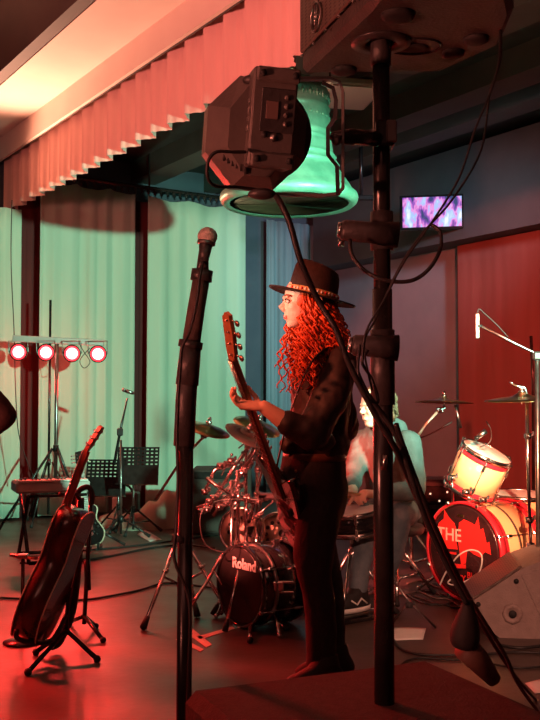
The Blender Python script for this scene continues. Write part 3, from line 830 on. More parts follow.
for i, (x, y) in enumerate(((18.5, 352), (46, 352.5), (72, 353.5), (98, 354))):
    c = P(x, y, D + .02); dr = (V((-.15 + i * .05, -1.2, .45)) - V((0, 0, 0)) ).normalized(); dr = V((.02 + .03 * i, -1, -.04)).normalized()
    fr = along(c, dr)
    m2 = MB(t); m2.lathe([(.03, -.13), (.06, -.12), (.075, -.06), (.08, .0), (.082, .01), (.074, .012), (.07, -.004)], fr, 24); hd = m2.build('lamp_head', M_blackmetal, t)
    m2 = MB(t); m2.lathe([(.0001, .006), (.034, .006), (.052, .003)], fr, 24); m2.build('lens', M_led, hd)
    m2 = MB(t); m2.lathe([(.0001, .001), (.069, .0)], fr, 24); m2.build('halo_ring', M_led2, hd)
    m2 = MB(t); cq = P(x, 341, D); m2.tube([c + V((-.088, 0, 0)), V((c.x - .088, cq.y, cq.z)), V((c.x + .088, cq.y, cq.z)), c + V((.088, 0, 0))], .006, 6, smooth=False); m2.build('bracket', M_steel, t)
    sp = spot('lamp_beam', c + dr * .05, c + dr * 4 + V((0, 0, -1.0)), 55, (1, .03, .025), 120, .9, .06)
    pt = bpy.data.lights.new('lamp_spill', 'POINT'); pt.energy = 6; pt.color = (1, .04, .04); pt.shadow_soft_size = .07
    po = bpy.data.objects.new('lamp_spill', pt); col.objects.link(po); po.location = c + V((0, .12, -.2))
tripod(t, q.x, q.y, .75, .35, .5, 1.2, .012, M_blackmetal)
cable('thin cable looping under the row of red lamps', [P(80, 345, D - .03), P(84, 352, D - .04), P(90, 362, D - .04), P(84, 368, D - .04), P(80, 360, D - .04), P(90, 348, D - .03)], .004)
q2 = P(49, 440, 9.3)
t = thing('light_stand', 'slim spare black stand close behind the lamp pole', 'stand', (q2.x, 9.3, 0))
m2 = MB(t); m2.cyl((q2.x, 9.3, .1), (q2.x, 9.3, P(49, 300, 9.3).z), .012, n=8); m2.build('pole', M_blackmetal, t); tripod(t, q2.x, 9.3, .6, .3, .35, .3, .009, M_blackmetal)
cable('thin cable dropping beside the dark gap in the green curtains', [P(12, 200, 9.1), P(11, 260, 9.1), P(14, 330, 9.1), P(16, 400, 9.1), P(20, 440, 9.1), P(34, 478, 9.0)], .005)

# ------------------------------------------------------------------ keyboard
D = 7.0
a = P(13, 488, D); bq = P(68, 488, D + .3); mid = (a + bq) / 2
t = thing('keyboard', 'red-lit electric keyboard lying on a crossed black stand', 'keyboard', (mid.x, mid.y, a.z - .05))
dirk = V((1, .42, 0)).normalized(); side = V((-.42, 1, 0)).normalized()
fr = basis(V((a.x + .02, a.y, a.z)), dirk, side, (0, 0, 1))
m2 = MB(t); m2.at(fr).box((.27, .12, 0), (.54, .28, .085), bev=.015); m2.build('case', mat('keyboard_case', (.5, .42, .4), .35, 0, (.56, .47, .44), 5), t)
wk = MB(t); bk = MB(t)
for k in range(19): wk.at(fr).box((.03 + k * .0265, .03, .046), (.0245, .13, .012))
for k in range(18):
    if k % 7 not in (2, 6): bk.at(fr).box((.043 + k * .0265, .06, .055), (.012, .08, .012))
wo = wk.build('white_keys', M_pearl, t); wo['kind'] = 'stuff'; bo = bk.build('black_keys', M_gblack, t); bo['kind'] = 'stuff'
for k in range(3):
    m2 = MB(t); m2.at(fr).cyl((.1 + k * .15, .2, .04), (.1 + k * .15, .2, .058), .012, n=10); m2.build('control_knob', M_blackplastic, t)
t = thing('keyboard_stand', 'black X-shaped folding stand under the red-lit keyboard', 'stand', (mid.x, mid.y, 0))
zk = a.z - .045
for s in (.08, .44):
    for (l0, l1) in ((-.25, .25), (.25, -.25)):
        m2 = MB(t); m2.at(basis(V((a.x + .02, a.y, 0)), dirk, side, (0, 0, 1))).tube([(s, .12 + l0, .02), (s, .12 + l1 * .8, zk - .012)], .014, 8); m2.build('leg', M_blackmetal, t)
for l0 in (-.25, .25):
    m2 = MB(t); m2.at(basis(V((a.x + .02, a.y, 0)), dirk, side, (0, 0, 1))).tube([(.08, .12 + l0, .02), (.5, .12 + l0, .02)], .014, 8); m2.build('foot_bar', M_blackmetal, t)
    m2 = MB(t); m2.at(basis(V((a.x + .02, a.y, 0)), dirk, side, (0, 0, 1))).tube([(.08, .12 + l0 * .8, zk - .012), (.5, .12 + l0 * .8, zk - .012)], .012, 8); m2.build('support_bar', M_blackmetal, t)


# ------------------------------------------------------------------ guitars
def outline(kind, n=56):
    """half-widths along the body length 0..1, returned as a closed outline"""
    pts = []
    if kind == 'acoustic': ctl = [(0, 0), (.01, .45), (.06, .74), (.18, .96), (.32, 1.0), (.45, .86), (.58, .66), (.66, .63), (.76, .71), (.86, .75), (.95, .66), (.99, .4), (1, 0)]
    elif kind == 'single': ctl = [(0, 0), (.01, .4), (.06, .76), (.2, .98), (.33, 1.0), (.48, .8), (.6, .63), (.7, .62), (.82, .72), (.92, .68), (.985, .4), (1, 0)]
    else: ctl = [(0, 0), (.01, .4), (.05, .68), (.15, .88), (.3, .9), (.45, .7), (.56, .62), (.7, .72), (.84, .82), (.96, .86), (1.0, .78), (.93, .45), (.84, 0)]
    L = [V((l, w_, 0)) for l, w_ in ctl]; L = smooth_path(L, 4)
    half = [(max(0, p.y), p.x) for p in L]
    right = [(x, y) for x, y in half]; left = [(-x, y) for x, y in half[::-1]][1:-1]
    return right + left


def guitar(name, label, kind, M4, body_m, side_m, top_m, neck_m, Lb, Wb, Tb, Ln, head_l, loc, pegs_side, frets=0, bind=True, group=None, fb_mat=None):
    """local frame: Y up the neck, X across, Z out of the front; origin at the body's bottom"""
    t = thing(name, label, 'guitar', loc)
    ol = [(x * Wb / 2, y * Lb) for x, y in outline(kind)]
    m2 = MB(t); m2.at(M4).prism(ol, -Tb / 2, Tb / 2, smooth=True); body = m2.build('body', side_m, t)
    m2 = MB(t); m2.at(M4).prism([(x * .985, y * .985 + Lb * .0075) for x, y in ol], Tb / 2, Tb / 2 + .002); m2.build('soundboard', top_m, t)
    m2 = MB(t); m2.at(M4).prism([(x * .985, y * .985 + Lb * .0075) for x, y in ol], -Tb / 2 - .002, -Tb / 2); m2.build('back_plate', body_m, t)
    if bind:
        for z in (-Tb / 2, Tb / 2):
            m2 = MB(t); m2.at(M4).tube([(x, y, z) for x, y in ol + ol[:1]], .0032, 6, caps=False); m2.build('binding', M_bind, t)
    y0 = Lb * (.84 if kind == 'double' else .98)
    zt_ = Tb / 2 + .004
    m2 = MB(t); m2.at(M4)
    vs = []; ys = [y0 - .06, y0, y0 + Ln * .5, y0 + Ln]; ws = [.029, .028, .025, .0215]
    for y, w_ in zip(ys, ws):
        for ax, az in ((-1, 0), (-.8, -.7), (-.3, -1), (.3, -1), (.8, -.7), (1, 0)): vs.append(V((ax * w_, y, zt_ + az * .022)))
    fs = []
    for i in range(3):
        for k in range(6): fs.append((i * 6 + k, i * 6 + (k + 1) % 6, i * 6 + 6 + (k + 1) % 6, i * 6 + 6 + k))
    fs.append((5, 4, 3, 2, 1, 0)); fs.append(tuple(18 + k for k in range(6))); m2.push(vs, fs, False)
    neck = m2.build('neck', neck_m, t)
    fy0 = Lb * .72
    m2 = MB(t); m2.at(M4); fs = [(0, 1, 2, 3), (4, 5, 6, 7), (0, 1, 5, 4), (1, 2, 6, 5), (2, 3, 7, 6), (3, 0, 4, 7)]
    m2.push([(-.029, fy0, zt_), (.029, fy0, zt_), (.0215, y0 + Ln, zt_), (-.0215, y0 + Ln, zt_), (-.027, fy0, zt_ + .007), (.027, fy0, zt_ + .007), (.02, y0 + Ln, zt_ + .007), (-.02, y0 + Ln, zt_ + .007)], fs)
    m2.build('fretboard', fb_mat or M_fret, neck)
    m2 = MB(t); m2.at(M4); scale = y0 + Ln - Lb * .28
    for k in range(1, 20):
        y = y0 + Ln - scale * (1 - .5 ** (k / 12))
        if y > fy0: m2.box((0, y, zt_ + .0078), (.05, .003, .0018))
    m2.build('frets', M_steel if not frets else M_fret, neck)
    hy = y0 + Ln
    hw = .036
    m2 = MB(t); tl = Matrix.Translation((0, hy, zt_)) @ Matrix.Rotation(R(-12), 4, 'X')
    m2.at(M4 @ tl)
    if kind == 'double': hp = [(-.021, 0), (.021, 0), (.040, .03), (.046, head_l * .6), (.034, head_l), (0, head_l * 1.03), (-.028, head_l * .9), (-.03, .04)]
    else: hp = [(-.021, 0), (.021, 0), (hw, .03), (hw * .95, head_l), (.01, head_l * 1.04), (-.01, head_l * 1.04), (-hw * .95, head_l), (-hw, .03)]
    m2.prism(hp, -.012, .004); hd = m2.build('headstock', neck_m, t)
    np_ = 4 if kind == 'double' else 6
    for k in range(np_):
        if kind == 'double': sx = -1 if pegs_side < 0 else 1; yy = .03 + k * (head_l - .05) / 3
        else: sx = 1 if k % 2 else -1; yy = .035 + (k // 2) * (head_l - .06) / 2
        m2 = MB(t); m2.at(M4 @ tl); big = 1.7 if kind == 'double' else 1
        m2.cyl((sx * hw * .75, yy, -.006), (sx * (hw + .02), yy, -.006), .0035, n=6); m2.ball((sx * (hw + .026 * big), yy, -.006), (.010 * big, .008 * big, .004 * big), 8)
        m2.cyl((sx * hw * .55, yy, 0), (sx * hw * .55, yy, .014), .0045, n=6); m2.build('tuning_peg', M_steel, hd)
    m2 = MB(t); m2.at(M4)
    ns = 4 if kind == 'double' else 6
    for k in range(ns):
        x = (-.5 + k / (ns - 1)); m2.cyl((x * .052, Lb * .28, zt_ + .013), (x * .036, hy, zt_ + .010), .0009, n=4)
    m2.build('strings', M_chrome, t)
    m2 = MB(t); m2.at(M4).box((0, Lb * .28, zt_ + .004), (.15 if kind == 'acoustic' else .085, .03, .014), bev=.003); m2.build('bridge', M_fret if kind == 'acoustic' else M_chrome, t)
    if kind == 'acoustic':
        m2 = MB(t); m2.at(M4).cyl((0, Lb * .62, zt_ - .0015), (0, Lb * .62, zt_ - .0005), .05, n=24); m2.build('sound_hole', M_rubber, t)
        m2 = MB(t); m2.at(M4 @ Matrix.Translation((0, Lb * .62, zt_))).torus((0, 0, 0), .054, .003); m2.build('rosette', M_bind, t)
    else:
        for k in (.42, .58):
            m2 = MB(t); m2.at(M4).box((0, Lb * k, zt_ + .003), (.085, .036, .016), bev=.003); m2.build('pickup', M_chrome if kind == 'single' else M_blackplastic, t)
        for k, (x, y) in enumerate(((.09, .12), (.11, .2), (.06, .15), (.085, .24))):
            m2 = MB(t); m2.at(M4).cyl((x * Wb / .33, y * Lb / .42 * .9, zt_ - .002), (x * Wb / .33, y * Lb / .42 * .9, zt_ + .014), .009, n=10); m2.build('control_knob', M_blackplastic, t)
    return t


# acoustic guitar in profile on a stand
D = 4.35
g0 = P(30, 638, D); g1 = P(110, 423, D + .02)
yv = (g1 - g0).normalized()
zn = V((-.99, .06, 0)); zn = (zn - yv * zn.dot(yv)).normalized(); xn = yv.cross(zn).normalized()
Lg = (g1 - g0).length
guitar('acoustic_guitar', 'dark red acoustic guitar seen edge-on leaning on a black stand', 'acoustic', basis(g0, xn, yv, zn), M_wood_dark, M_wood_dark, M_spruce, M_wood_neck, Lg * .60, .37, .115, Lg * .26, Lg * .125, g0, 1)
# its stand
D = 4.55
fx = FL(66, 652)
t = thing('guitar_stand', 'black tripod guitar stand holding the dark red acoustic guitar', 'guitar stand', (fx.x, fx.y, 0))
m2 = MB(t); m2.tube([(fx.x, fx.y, .1), P(72, 560, fx.y), P(80, 500, fx.y)], .012, 10); m2.build('post', M_blackmetal, t)
m2 = MB(t); m2.tube([P(80, 500, fx.y), P(76, 494, fx.y - .02), P(66, 496, fx.y - .04), P(60, 494, fx.y - .1)], .011, 8); m2.build('neck_holder', M_rubber, t)
for (x, y) in ((28, 672), (97, 659), (36, 652)):
    f = FL(x, y, .015); m2 = MB(t); m2.tube([(fx.x, fx.y, .12), (fx.x, fx.y, .1), f], .011, 8); lg = m2.build('leg', M_blackmetal, t)
    m2 = MB(t); m2.ball(f, .018, 8); m2.build('rubber_foot', M_rubber, lg)
for s in (-1, 1):
    m2 = MB(t); m2.tube(smooth_path([V((fx.x, fx.y, .17)), P(52, 640, 4.4 + s * .06), P(30, 642, 4.3 + s * .09), P(17, 638, 4.28 + s * .1), P(17, 630, 4.27 + s * .1)], 4), .011, 8); m2.build('cradle_arm', M_rubber, t)
cable('black cloth guitar strap hanging down behind the acoustic guitar', [P(80, 498, 4.6), P(80, 530, 4.6), P(77, 570, 4.58), P(72, 610, 4.56), P(60, 640, 4.55), P(52, 646, 4.5)], .02, M_felt, name='guitar_strap', cat='strap', n=8)
# slim straight stand behind it
fx = FL(84, 634)
t = thing('straight_stand', 'slim black straight stand with tripod feet between the acoustic guitar and electric guitar', 'stand', (fx.x, fx.y, 0))
m2 = MB(t); m2.cyl((fx.x, fx.y, .05), P(91, 500, fx.y), .011, n=10); m2.cyl(P(88, 590, fx.y), P(87, 560, fx.y), .016, n=10); m2.build('pole', M_blackmetal, t)
m2 = MB(t); m2.tube(smooth_path([P(91, 505, fx.y), P(92, 494, fx.y), P(88, 487, fx.y), P(80, 490, fx.y), P(73, 500, fx.y), P(76, 512, fx.y)], 4), .014, 8); m2.build('holder', M_rubber, t)
for (x, y) in ((70, 622), (103, 640), (96, 626)):
    f = FL(x, y, .012); m2 = MB(t); m2.tube([(fx.x, fx.y, .09), f], .010, 8); lg = m2.build('leg', M_blackmetal, t)
    m2 = MB(t); m2.ball(f, .016, 8); m2.build('rubber_foot', M_rubber, lg)
# small red music shelf by the guitar
t = thing('small_stand', 'small low stand with a red-lit metal arm behind the acoustic guitar', 'stand', (P(23, 556, 4.7).x, 4.7, 0))
m2 = MB(t); m2.tube([P(10, 555, 4.7), P(22, 557, 4.7), P(38, 558, 4.7)], [.009, .011, .008], 8); m2.build('arm', M_steel, t)
m2 = MB(t); m2.box(P(23, 556, 4.7), (.05, .05, .02), bev=.004); m2.build('clamp', M_steel, t)
m2 = MB(t); q = P(23, 556, 4.7); m2.cyl(q, (q.x, q.y, .01), .009, n=8); m2.lathe([(.09, 0), (.09, .01), (.02, .018)], Matrix.Translation((q.x, q.y, 0)), 20); m2.build('post', M_blackmetal, t)

# electric guitar
D = 7.5
g0 = P(90, 546, D); g1 = P(79, 448, D + .12)
yv = (g1 - g0).normalized(); zn = V((.1, -1, 0)); zn = (zn - yv * zn.dot(yv)).normalized(); xn = yv.cross(zn).normalized()
Lg = (g1 - g0).length
guitar('electric_guitar', 'black electric guitar with pale neck and chrome pickups standing in front of the green curtain', 'single', basis(g0, xn, yv, zn), M_gblack, M_gblack, M_gblack, M_gblack, Lg * .42, .24, .05, Lg * .40, Lg * .15, g0, 1, frets=1, fb_mat=M_pearl)
fx = V((g0.x, 7.75, 0))
t = thing('guitar_stand', 'small black stand under the black electric guitar', 'guitar stand', fx)
m2 = MB(t); m2.tube([(fx.x, fx.y, .06), (fx.x - .04, fx.y, .5)], .012, 8); m2.build('post', M_blackmetal, t)
for s in (-1, 1):
    m2 = MB(t); m2.tube(smooth_path([V((fx.x, fx.y, .16)), V((fx.x + s * .08, 7.55, g0.z - .005)), V((fx.x + s * .08, 7.42, g0.z - .008)), V((fx.x + s * .08, 7.41, g0.z + .04))], 3), .01, 8); m2.build('cradle_arm', M_rubber, t)
tripod(t, fx.x, fx.y, .14, .08, .24, .5, .010, M_blackmetal, brace=False, foot=.013)


# ------------------------------------------------------------------ music stands
def music_stand(label, c, wid, hei, yaw, pole_base, tilt=R(14)):
    t = thing('music_stand', label, 'music stand', (pole_base.x, pole_base.y, 0))
    fr = Matrix.Translation(c) @ Matrix.Rotation(yaw, 4, 'Z') @ Matrix.Rotation(-tilt, 4, 'X')
    # perforated desk: a real grid with holes
    m2 = MB(t); m2.at(fr)
    nx, nz = 9, 5; bx = wid / nx; bz = hei * .5 / nz; hole = .25
    for i in range(nx):
        for j in range(nz):
            cx = -wid / 2 + (i + .5) * bx; cz = hei / 2 - (j + .5) * bz
            o_ = [(-bx / 2, -bz / 2), (bx / 2, -bz / 2), (bx / 2, bz / 2), (-bx / 2, bz / 2)]
            h_ = [(-bx * hole, -bz * hole * .7), (bx * hole, -bz * hole * .7), (bx * hole, bz * hole * .7), (-bx * hole, bz * hole * .7)]
            vs = [V((cx + x, 0, cz + z)) for x, z in o_ + h_]
            m2.push(vs, [(k, (k + 1) % 4, 4 + (k + 1) % 4, 4 + k) for k in range(4)])
    m2.box((0, 0, -hei / 4), (wid, .003, hei / 2))
    m2.box((0, 0, hei / 2), (wid + .01, .012, .008)); m2.box((0, -.02, -hei / 2), (wid + .01, .06, .006))
    m2.box((-wid / 2, 0, 0), (.008, .012, hei)); m2.box((wid / 2, 0, 0), (.008, .012, hei))
    m2.build('desk', M_blackmetal, t)
    m2 = MB(t); m2.cyl((pole_base.x, pole_base.y, .04), (pole_base.x, pole_base.y, c.z - .02), .011, n=10); m2.build('pole', M_steel, t)
    m2 = MB(t); m2.tube([(pole_base.x, pole_base.y, c.z - .02), V(c) + V((0, .02, -.02))], .014, 8); m2.build('swivel', M_blackplastic, t)
    tripod(t, pole_base.x, pole_base.y, .22, .1, .26, .4, .009, M_blackmetal)
    return t


D = 8.7
music_stand('black perforated music stand nearer the electric guitar neck', P(106, 478, D), .36, .33, R(-4), V((P(118, 500, D + .1).x, D + .12, 0)))
music_stand('black perforated music stand overlapping the other with its foot by the paper sheet', P(138, 466, D - .2), .36, .33, R(-2), V((P(133, 500, D - .1).x, D - .08, 0)))

# small mic stand in front of the curtain
D = 8.4
t = thing('microphone_stand', 'slim boom microphone stand in front of the green curtain by the music stands', 'microphone stand', (P(121, 500, D).x, D, 0))
xb = P(121, 500, D).x
m2 = MB(t); m2.cyl((xb, D, .03), P(121, 440, D), .010, n=8); m2.build('pole', M_steel, t)
m2 = MB(t); m2.tube([P(114, 465, D), P(120, 432, D), P(127.5, 398, D)], [.013, .012, .006], 8); m2.build('boom', M_blackmetal, t)
m2 = MB(t); m2.box(P(120, 432, D), (.05, .05, .07), bev=.01); m2.build('clutch', M_blackplastic, t)
tripod(t, xb, D, .16, .09, .26, 1.9, .009, M_blackmetal, brace=False)
t = thing('microphone', 'small silver microphone on the slim boom in front of the green curtain', 'microphone', P(128, 393, D))
m2 = MB(t); m2.tube([P(124.5, 390.5, D), P(128, 391.5, D), P(134, 393.5, D)], [.016, .018, .013], 10); m2.build('body', M_chrome, t)
m2 = MB(t); m2.ball(P(124, 390.3, D), .018, 10); m2.build('grille', M_steel, t)

# small amplifier behind stands and dark amp under the green curtain
D = 9.6
c = FL(120, 518)
t = thing('small_amplifier', 'small black amplifier with a pale towel behind the music stand', 'amplifier', (P(122, 500, D).x, D, 0))
x0 = P(124, 500, D).x; z1 = P(0, 492, D).z
m2 = MB(t); m2.box((x0, D, z1 / 2 + .01), (.3, .2, z1 - .02), bev=.015); m2.build('cabinet', M_blackplastic, t)
m2 = MB(t); m2.torus((x0, D, z1 - .01), .08, .012, Matrix.Rotation(PI / 2, 4, 'X'), a0=0, a1=PI, n=12); m2.build('handle', M_blackmetal, t)
m2 = MB(t); m2.box((x0 - .05, D - .11, z1 * .55), (.1, .02, z1 * .6), bev=.008); m2.build('towel', M_paper, t)
D = 8.6
x0 = P(222, 500, D).x; z1 = P(0, 467, D).z
t = thing('bass_amplifier', 'big dark amplifier cabinet under the green curtain behind the rack of chrome clamps', 'amplifier', (x0, D, 0))
m2 = MB(t); m2.box((x0, D, z1 / 2 + .01), (.52, .4, z1 - .02), bev=.02); m2.build('cabinet', mat('amp_tolex', (.035, .02, .018), .8, 0, (.05, .028, .024), 40, .2, 200), t)
m2 = MB(t); m2.box((x0, D - .205, z1 / 2 - .03), (.46, .012, z1 - .16), bev=.004); m2.build('grille_cloth', mat('grille_cloth', (.05, .035, .03), .9, 0, (.07, .045, .04), 80), t)
m2 = MB(t); m2.box((x0, D - .205, z1 - .06), (.46, .014, .06), bev=.004); m2.build('control_panel', M_blackmetal, t)

# amplifier rack behind the chrome stand at the back wall
D = 8.8
x0 = P(448, 500, D).x; z1 = P(0, 478, D).z
t = thing('amplifier_rack', 'black equipment case with small pilot lights by the back wall behind the drummer', 'amplifier', (x0, D, 0))
m2 = MB(t); m2.box((x0, D, z1 / 2 + .01), (.62, .45, z1 - .02), bev=.02); m2.build('cabinet', M_blackplastic, t)
for k in range(2):
    m2 = MB(t); m2.box((x0, D - .23, z1 * (.3 + .42 * k)), (.54, .012, z1 * .34), bev=.004); m2.build('rack_unit', M_blackmetal, t)
for k, (x, z) in enumerate(((-.2, .75), (-.12, .62), (-.05, .78))):
    m2 = MB(t); m2.ball((x0 + x, D - .238, z1 * z), .009, 8); m2.build('pilot_light', mat('pilot', (.5, .3, .2), .3, emit=(1, .6, .4), es=1.5), t)


# ================================================================== drums
def drum(name, label, c, axis, r, depth, shell_m, head_m, hoop_m, lugs=8, hoop_r=.009, loc=None, hoop_w=.02, front_first=True, rod=True, bands=()):
    """axis points out of the front head; c is the centre of the front head"""
    t = thing(name, label, 'drum', loc if loc is not None else c)
    fr = along(c, axis)
    m2 = MB(t); m2.at(fr).lathe([(r * .985, 0), (r * .985, -depth)], n=48); m2.build('shell', shell_m, t)
    for k, z in enumerate((0, -depth)):
        m2 = MB(t); s = 1 if k == 0 else -1
        m2.at(fr).lathe([(r, z - s * hoop_w), (r + hoop_r, z - s * hoop_w), (r + hoop_r, z + s * .006), (r - .004, z + s * .006), (r - .004, z)], n=48, closed=True); m2.build('hoop', hoop_m, t)
        m2 = MB(t); m2.at(fr).lathe([(r * .98, z), (r * .9, z + s * .002), (.0001, z + s * .003)], n=48); m2.build('drumhead', head_m if k == 0 else M_pearl, t)
    for i in range(lugs):
        a = 2 * PI * (i + .5) / lugs; d = V((math.cos(a), math.sin(a), 0))
        m2 = MB(t); m2.at(fr)
        if rod:
            m2.cyl(d * (r + .012) + V((0, 0, .008)), d * (r + .012) + V((0, 0, -depth - .008)), .003, n=6)
        for z in (-depth * .22, -depth * .78):
            m2.box(d * (r + .006) + V((0, 0, z)), (.026, .016, .045), Matrix.Rotation(a, 4, 'Z'), bev=.004)
        for z in (0, -depth):
            m2.box(d * (r + .012) + V((0, 0, z)), (.02, .022, .022), Matrix.Rotation(a, 4, 'Z'), bev=.004)
        m2.build('lug', M_chrome, t)
    return t, fr


# e-drum kick
D = 5.15
ax = V((-.80, -.60, 0))
c = P(240, 580, 5.0)
rr = (P(0, 541, 5.05) - P(0, 619, 5.05)).z / 2; c.z = rr + .016
M_mesh = mat('mesh_head_black', (.006, .005, .005), .75, 0, (.012, .01, .01), 30)
t, fr = drum('bass_drum', 'black electronic bass drum with white lettering on its dark front', c, ax, rr, .30, M_gblack, M_mesh, M_gblack, 6, .01, loc=(c.x, c.y, 0))
text_mesh('lettering', 'Roland', .075, M_pearl, fr @ Matrix.Translation((.045, .115, .007)), t, .0012, .0022, root=t)
m2 = MB(t); m2.at(fr).lathe([(rr + .006, -.08), (rr + .009, -.082), (rr + .009, -.094), (rr + .006, -.096)], n=48); m2.build('band', M_steel, t)
for s in (-1, 1):
    m2 = MB(t); q = fr @ V((s * rr * .8, -rr * .55, -.1)); qq = V((q.x, q.y, .012)) + (fr.to_3x3() @ V((s * .12, 0, .06))); qq.z = .012; m2.tube([q, qq], .009, 8); m2.ball(qq, .014, 8); m2.build('spur', M_chrome, t)
# bracket on the shell
m2 = MB(t); q = P(278, 582, 4.9); m2.box(q, (.16, .02, .012), bev=.003); m2.box(q + V((.01, 0, -.05)), (.14, .02, .01), bev=.003); m2.box(q + V((0, 0, -.02)), (.06, .03, .05), bev=.006); m2.build('bracket', M_chrome, t)

# two lit tom pads behind the kick
M_padhead = mat('pad_head', (.75, .62, .5), .5, 0, (.68, .55, .44), 20)
for k, (x, y, D_, r_, lab, ax_) in enumerate(((241, 530, 5.5, .125, 'cream round drum pad with dark screw holes above the black bass drum', (-.25, -.93, .12)), (276, 533, 5.55, .115, 'cream drum pad half hidden behind the black bass guitar', (-.5, -.8, .3)))):
    c = P(x, y, D_)
    t = thing('drum_pad', lab, 'drum', c)
    fr = along(c, V(ax_))
    m2 = MB(t); m2.at(fr).lathe([(r_, 0), (r_ * 1.02, -.05), (r_ * .95, -.1)], n=32); m2.build('shell', M_padhead, t)
    m2 = MB(t); m2.at(fr).lathe([(r_ * .9, .002), (.0001, .006)], n=32); m2.build('pad_face', M_padhead, t)
    m2 = MB(t); m2.at(fr).lathe([(r_ * .92, -.01), (r_ * 1.05, -.01), (r_ * 1.05, .012), (r_ * .92, .012)], n=32, closed=True); m2.build('rim', M_chrome, t)
    for i in range(10):
        a = i * 2 * PI / 10 + .2; m2 = MB(t); m2.at(fr).cyl((r_ * .55 * math.cos(a), r_ * .55 * math.sin(a), .003), (r_ * .55 * math.cos(a), r_ * .55 * math.sin(a), .009), .012, n=8); m2.build('vent_hole', M_rubber, t)
    m2 = MB(t); m2.at(fr).cyl((r_ * .4, 0, .003), (r_ * .4, 0, .012), .022, n=10); m2.build('dial', M_rubber, t)
    m2 = MB(t); q = fr @ V((0, 0, -.1)); m2.tube([q, q + V((.03, .12, .02)), V((q.x + .03, q.y + .12, .02))], .012, 8); m2.build('mount', M_blackmetal, t)

# drum rack: chrome tubes and clamps
D = 5.0
bx_ = FL(231, 622)
t = thing('drum_rack', 'red-lit chrome drum rack crowded with clamps and rods above the black bass drum', 'drum rack', (bx_.x, bx_.y, 0))
YR = bx_.y
tubes = [[(231, 622), (232, 480)], [(238, 540), (238, 470)], [(205, 512), (262, 425)], [(213, 516), (250, 462)], [(196, 508), (225, 500), (262, 500), (285, 492)], [(222, 506), (258, 440)], [(250, 520), (262, 470), (268, 440)],
         [(206, 478), (232, 496)], [(243, 470), (255, 452), (258, 430)], [(258, 520), (262, 492)], [(205, 490), (215, 470), (240, 462)]]
rr2 = random.Random(3)
for i, pl in enumerate(tubes):
    dy = rr2.uniform(-.12, .12) if i > 1 else 0
    m2 = MB(t); m2.tube([P(x, y, YR + dy) for x, y in pl], .010 if i < 2 else .0085, 8); m2.build('tube', M_chrome, t)
for i in range(52):
    a = rr2.choice(tubes[2:]); k = rr2.randrange(len(a) - 1); q = rr2.random(); x = a[k][0] * (1 - q) + a[k + 1][0] * q + rr2.uniform(-5, 5); y = a[k][1] * (1 - q) + a[k + 1][1] * q + rr2.uniform(-5, 5)
    m2 = MB(t); p = P(x, y, YR + rr2.uniform(-.12, .1)); clampblock(m2, p, rr2.uniform(.016, .028)); m2.build('clamp', M_chrome, t)
for i in range(14):
    x = rr2.uniform(202, 270); y = rr2.uniform(440, 518); p = P(x, y, YR + rr2.uniform(-.1, .1)); d = V((rr2.uniform(.2, 1), rr2.uniform(-.3, .3), rr2.uniform(.3, 1))).normalized() * rr2.uniform(.03, .09)
    m2 = MB(t); m2.tube([p - d, p + d], .004, 6); m2.ball(p + d, .009, 6); m2.build('rod', M_chrome, t)
m2 = MB(t); m2.box(P(276, 496, YR), (.2, .1, .03), bev=.01); m2.build('sound_module', M_blackplastic, t)
tl = [(( 237, 553), (222, 556), (208, 580), (192, 604), (184, 615)), ((237, 553), (248, 556), (262, 585), (278, 618), (286, 628)), ((240, 553), (244, 580), (250, 610), (250, 640))]
for k, l in enumerate(tl):
    yy = [YR, YR, YR - .05, YR - .12, YR - .18] if k != 1 else [YR, YR, YR - .02, YR - .06, YR - .1]
    pts = [P(x, y, yy[i]) for i, (x, y) in enumerate(l)]; pts[-1] = FL(*l[-1], .015)
    m2 = MB(t); m2.tube(smooth_path(pts, 4), .010, 8); lg = m2.build('leg', M_chrome, t); m2 = MB(t); m2.ball(pts[-1], .018, 8); m2.build('rubber_foot', M_rubber, lg)
    m2 = MB(t); a = pts[1].lerp(pts[2], .6); bq = V((bx_.x, bx_.y, .12)); m2.tube([a, bq], .006, 6); m2.build('brace', M_chrome, t)

cable('red-lit cable looping down beside the cream drum pad', [P(207, 500, 4.95), P(200, 520, 4.93), P(206, 545, 4.93), P(228, 552, 4.93), P(236, 540, 4.95), P(236, 520, 4.95)], .0035)

# boom cymbal stand beside it
fx = FL(180, 606)
t = thing('cymbal_stand', 'chrome boom cymbal stand with wide tripod behind the near microphone stand', 'cymbal stand', (fx.x, fx.y, 0))
m2 = MB(t); m2.cyl((fx.x, fx.y, .1), P(183, 450, fx.y), .011, n=10); m2.build('pole', M_chrome, t)
m2 = MB(t); m2.tube([P(155, 500, fx.y), P(184, 456, fx.y), P(207, 434, fx.y)], .008, 8); m2.build('boom', M_chrome, t)
for q_ in ((185, 452, .03), (204, 436, .025)):
    m2 = MB(t); clampblock(m2, P(q_[0], q_[1], fx.y), q_[2]); m2.build('clamp', M_chrome, t)
cymbal(t, P(207, 429, fx.y), .138, (.28, -.22, .93))
for k, (fx_, fy_) in enumerate(((144, 626), (228, 612), (197, 614))):
    f = FL(fx_, fy_, .02); top = V((fx.x, fx.y, .42)); m2 = MB(t); m2.tube([top, top.lerp(f, .45), f], [.012, .012, .010], 8); lg = m2.build('leg', M_chrome, t)
    m2 = MB(t); q = (f - top).normalized(); m2.tube([f - q * .06, f + q * .01], [.014, .02], 8); m2.build('rubber_foot', M_rubber, lg)
    m2 = MB(t); m2.tube([V((fx.x, fx.y, .12)), top.lerp(f, .5)], .008, 6); m2.build('brace', M_chrome, t)
    m2 = MB(t); clampblock(m2, top.lerp(f, .45), .02); m2.build('hinge', M_chrome, t)
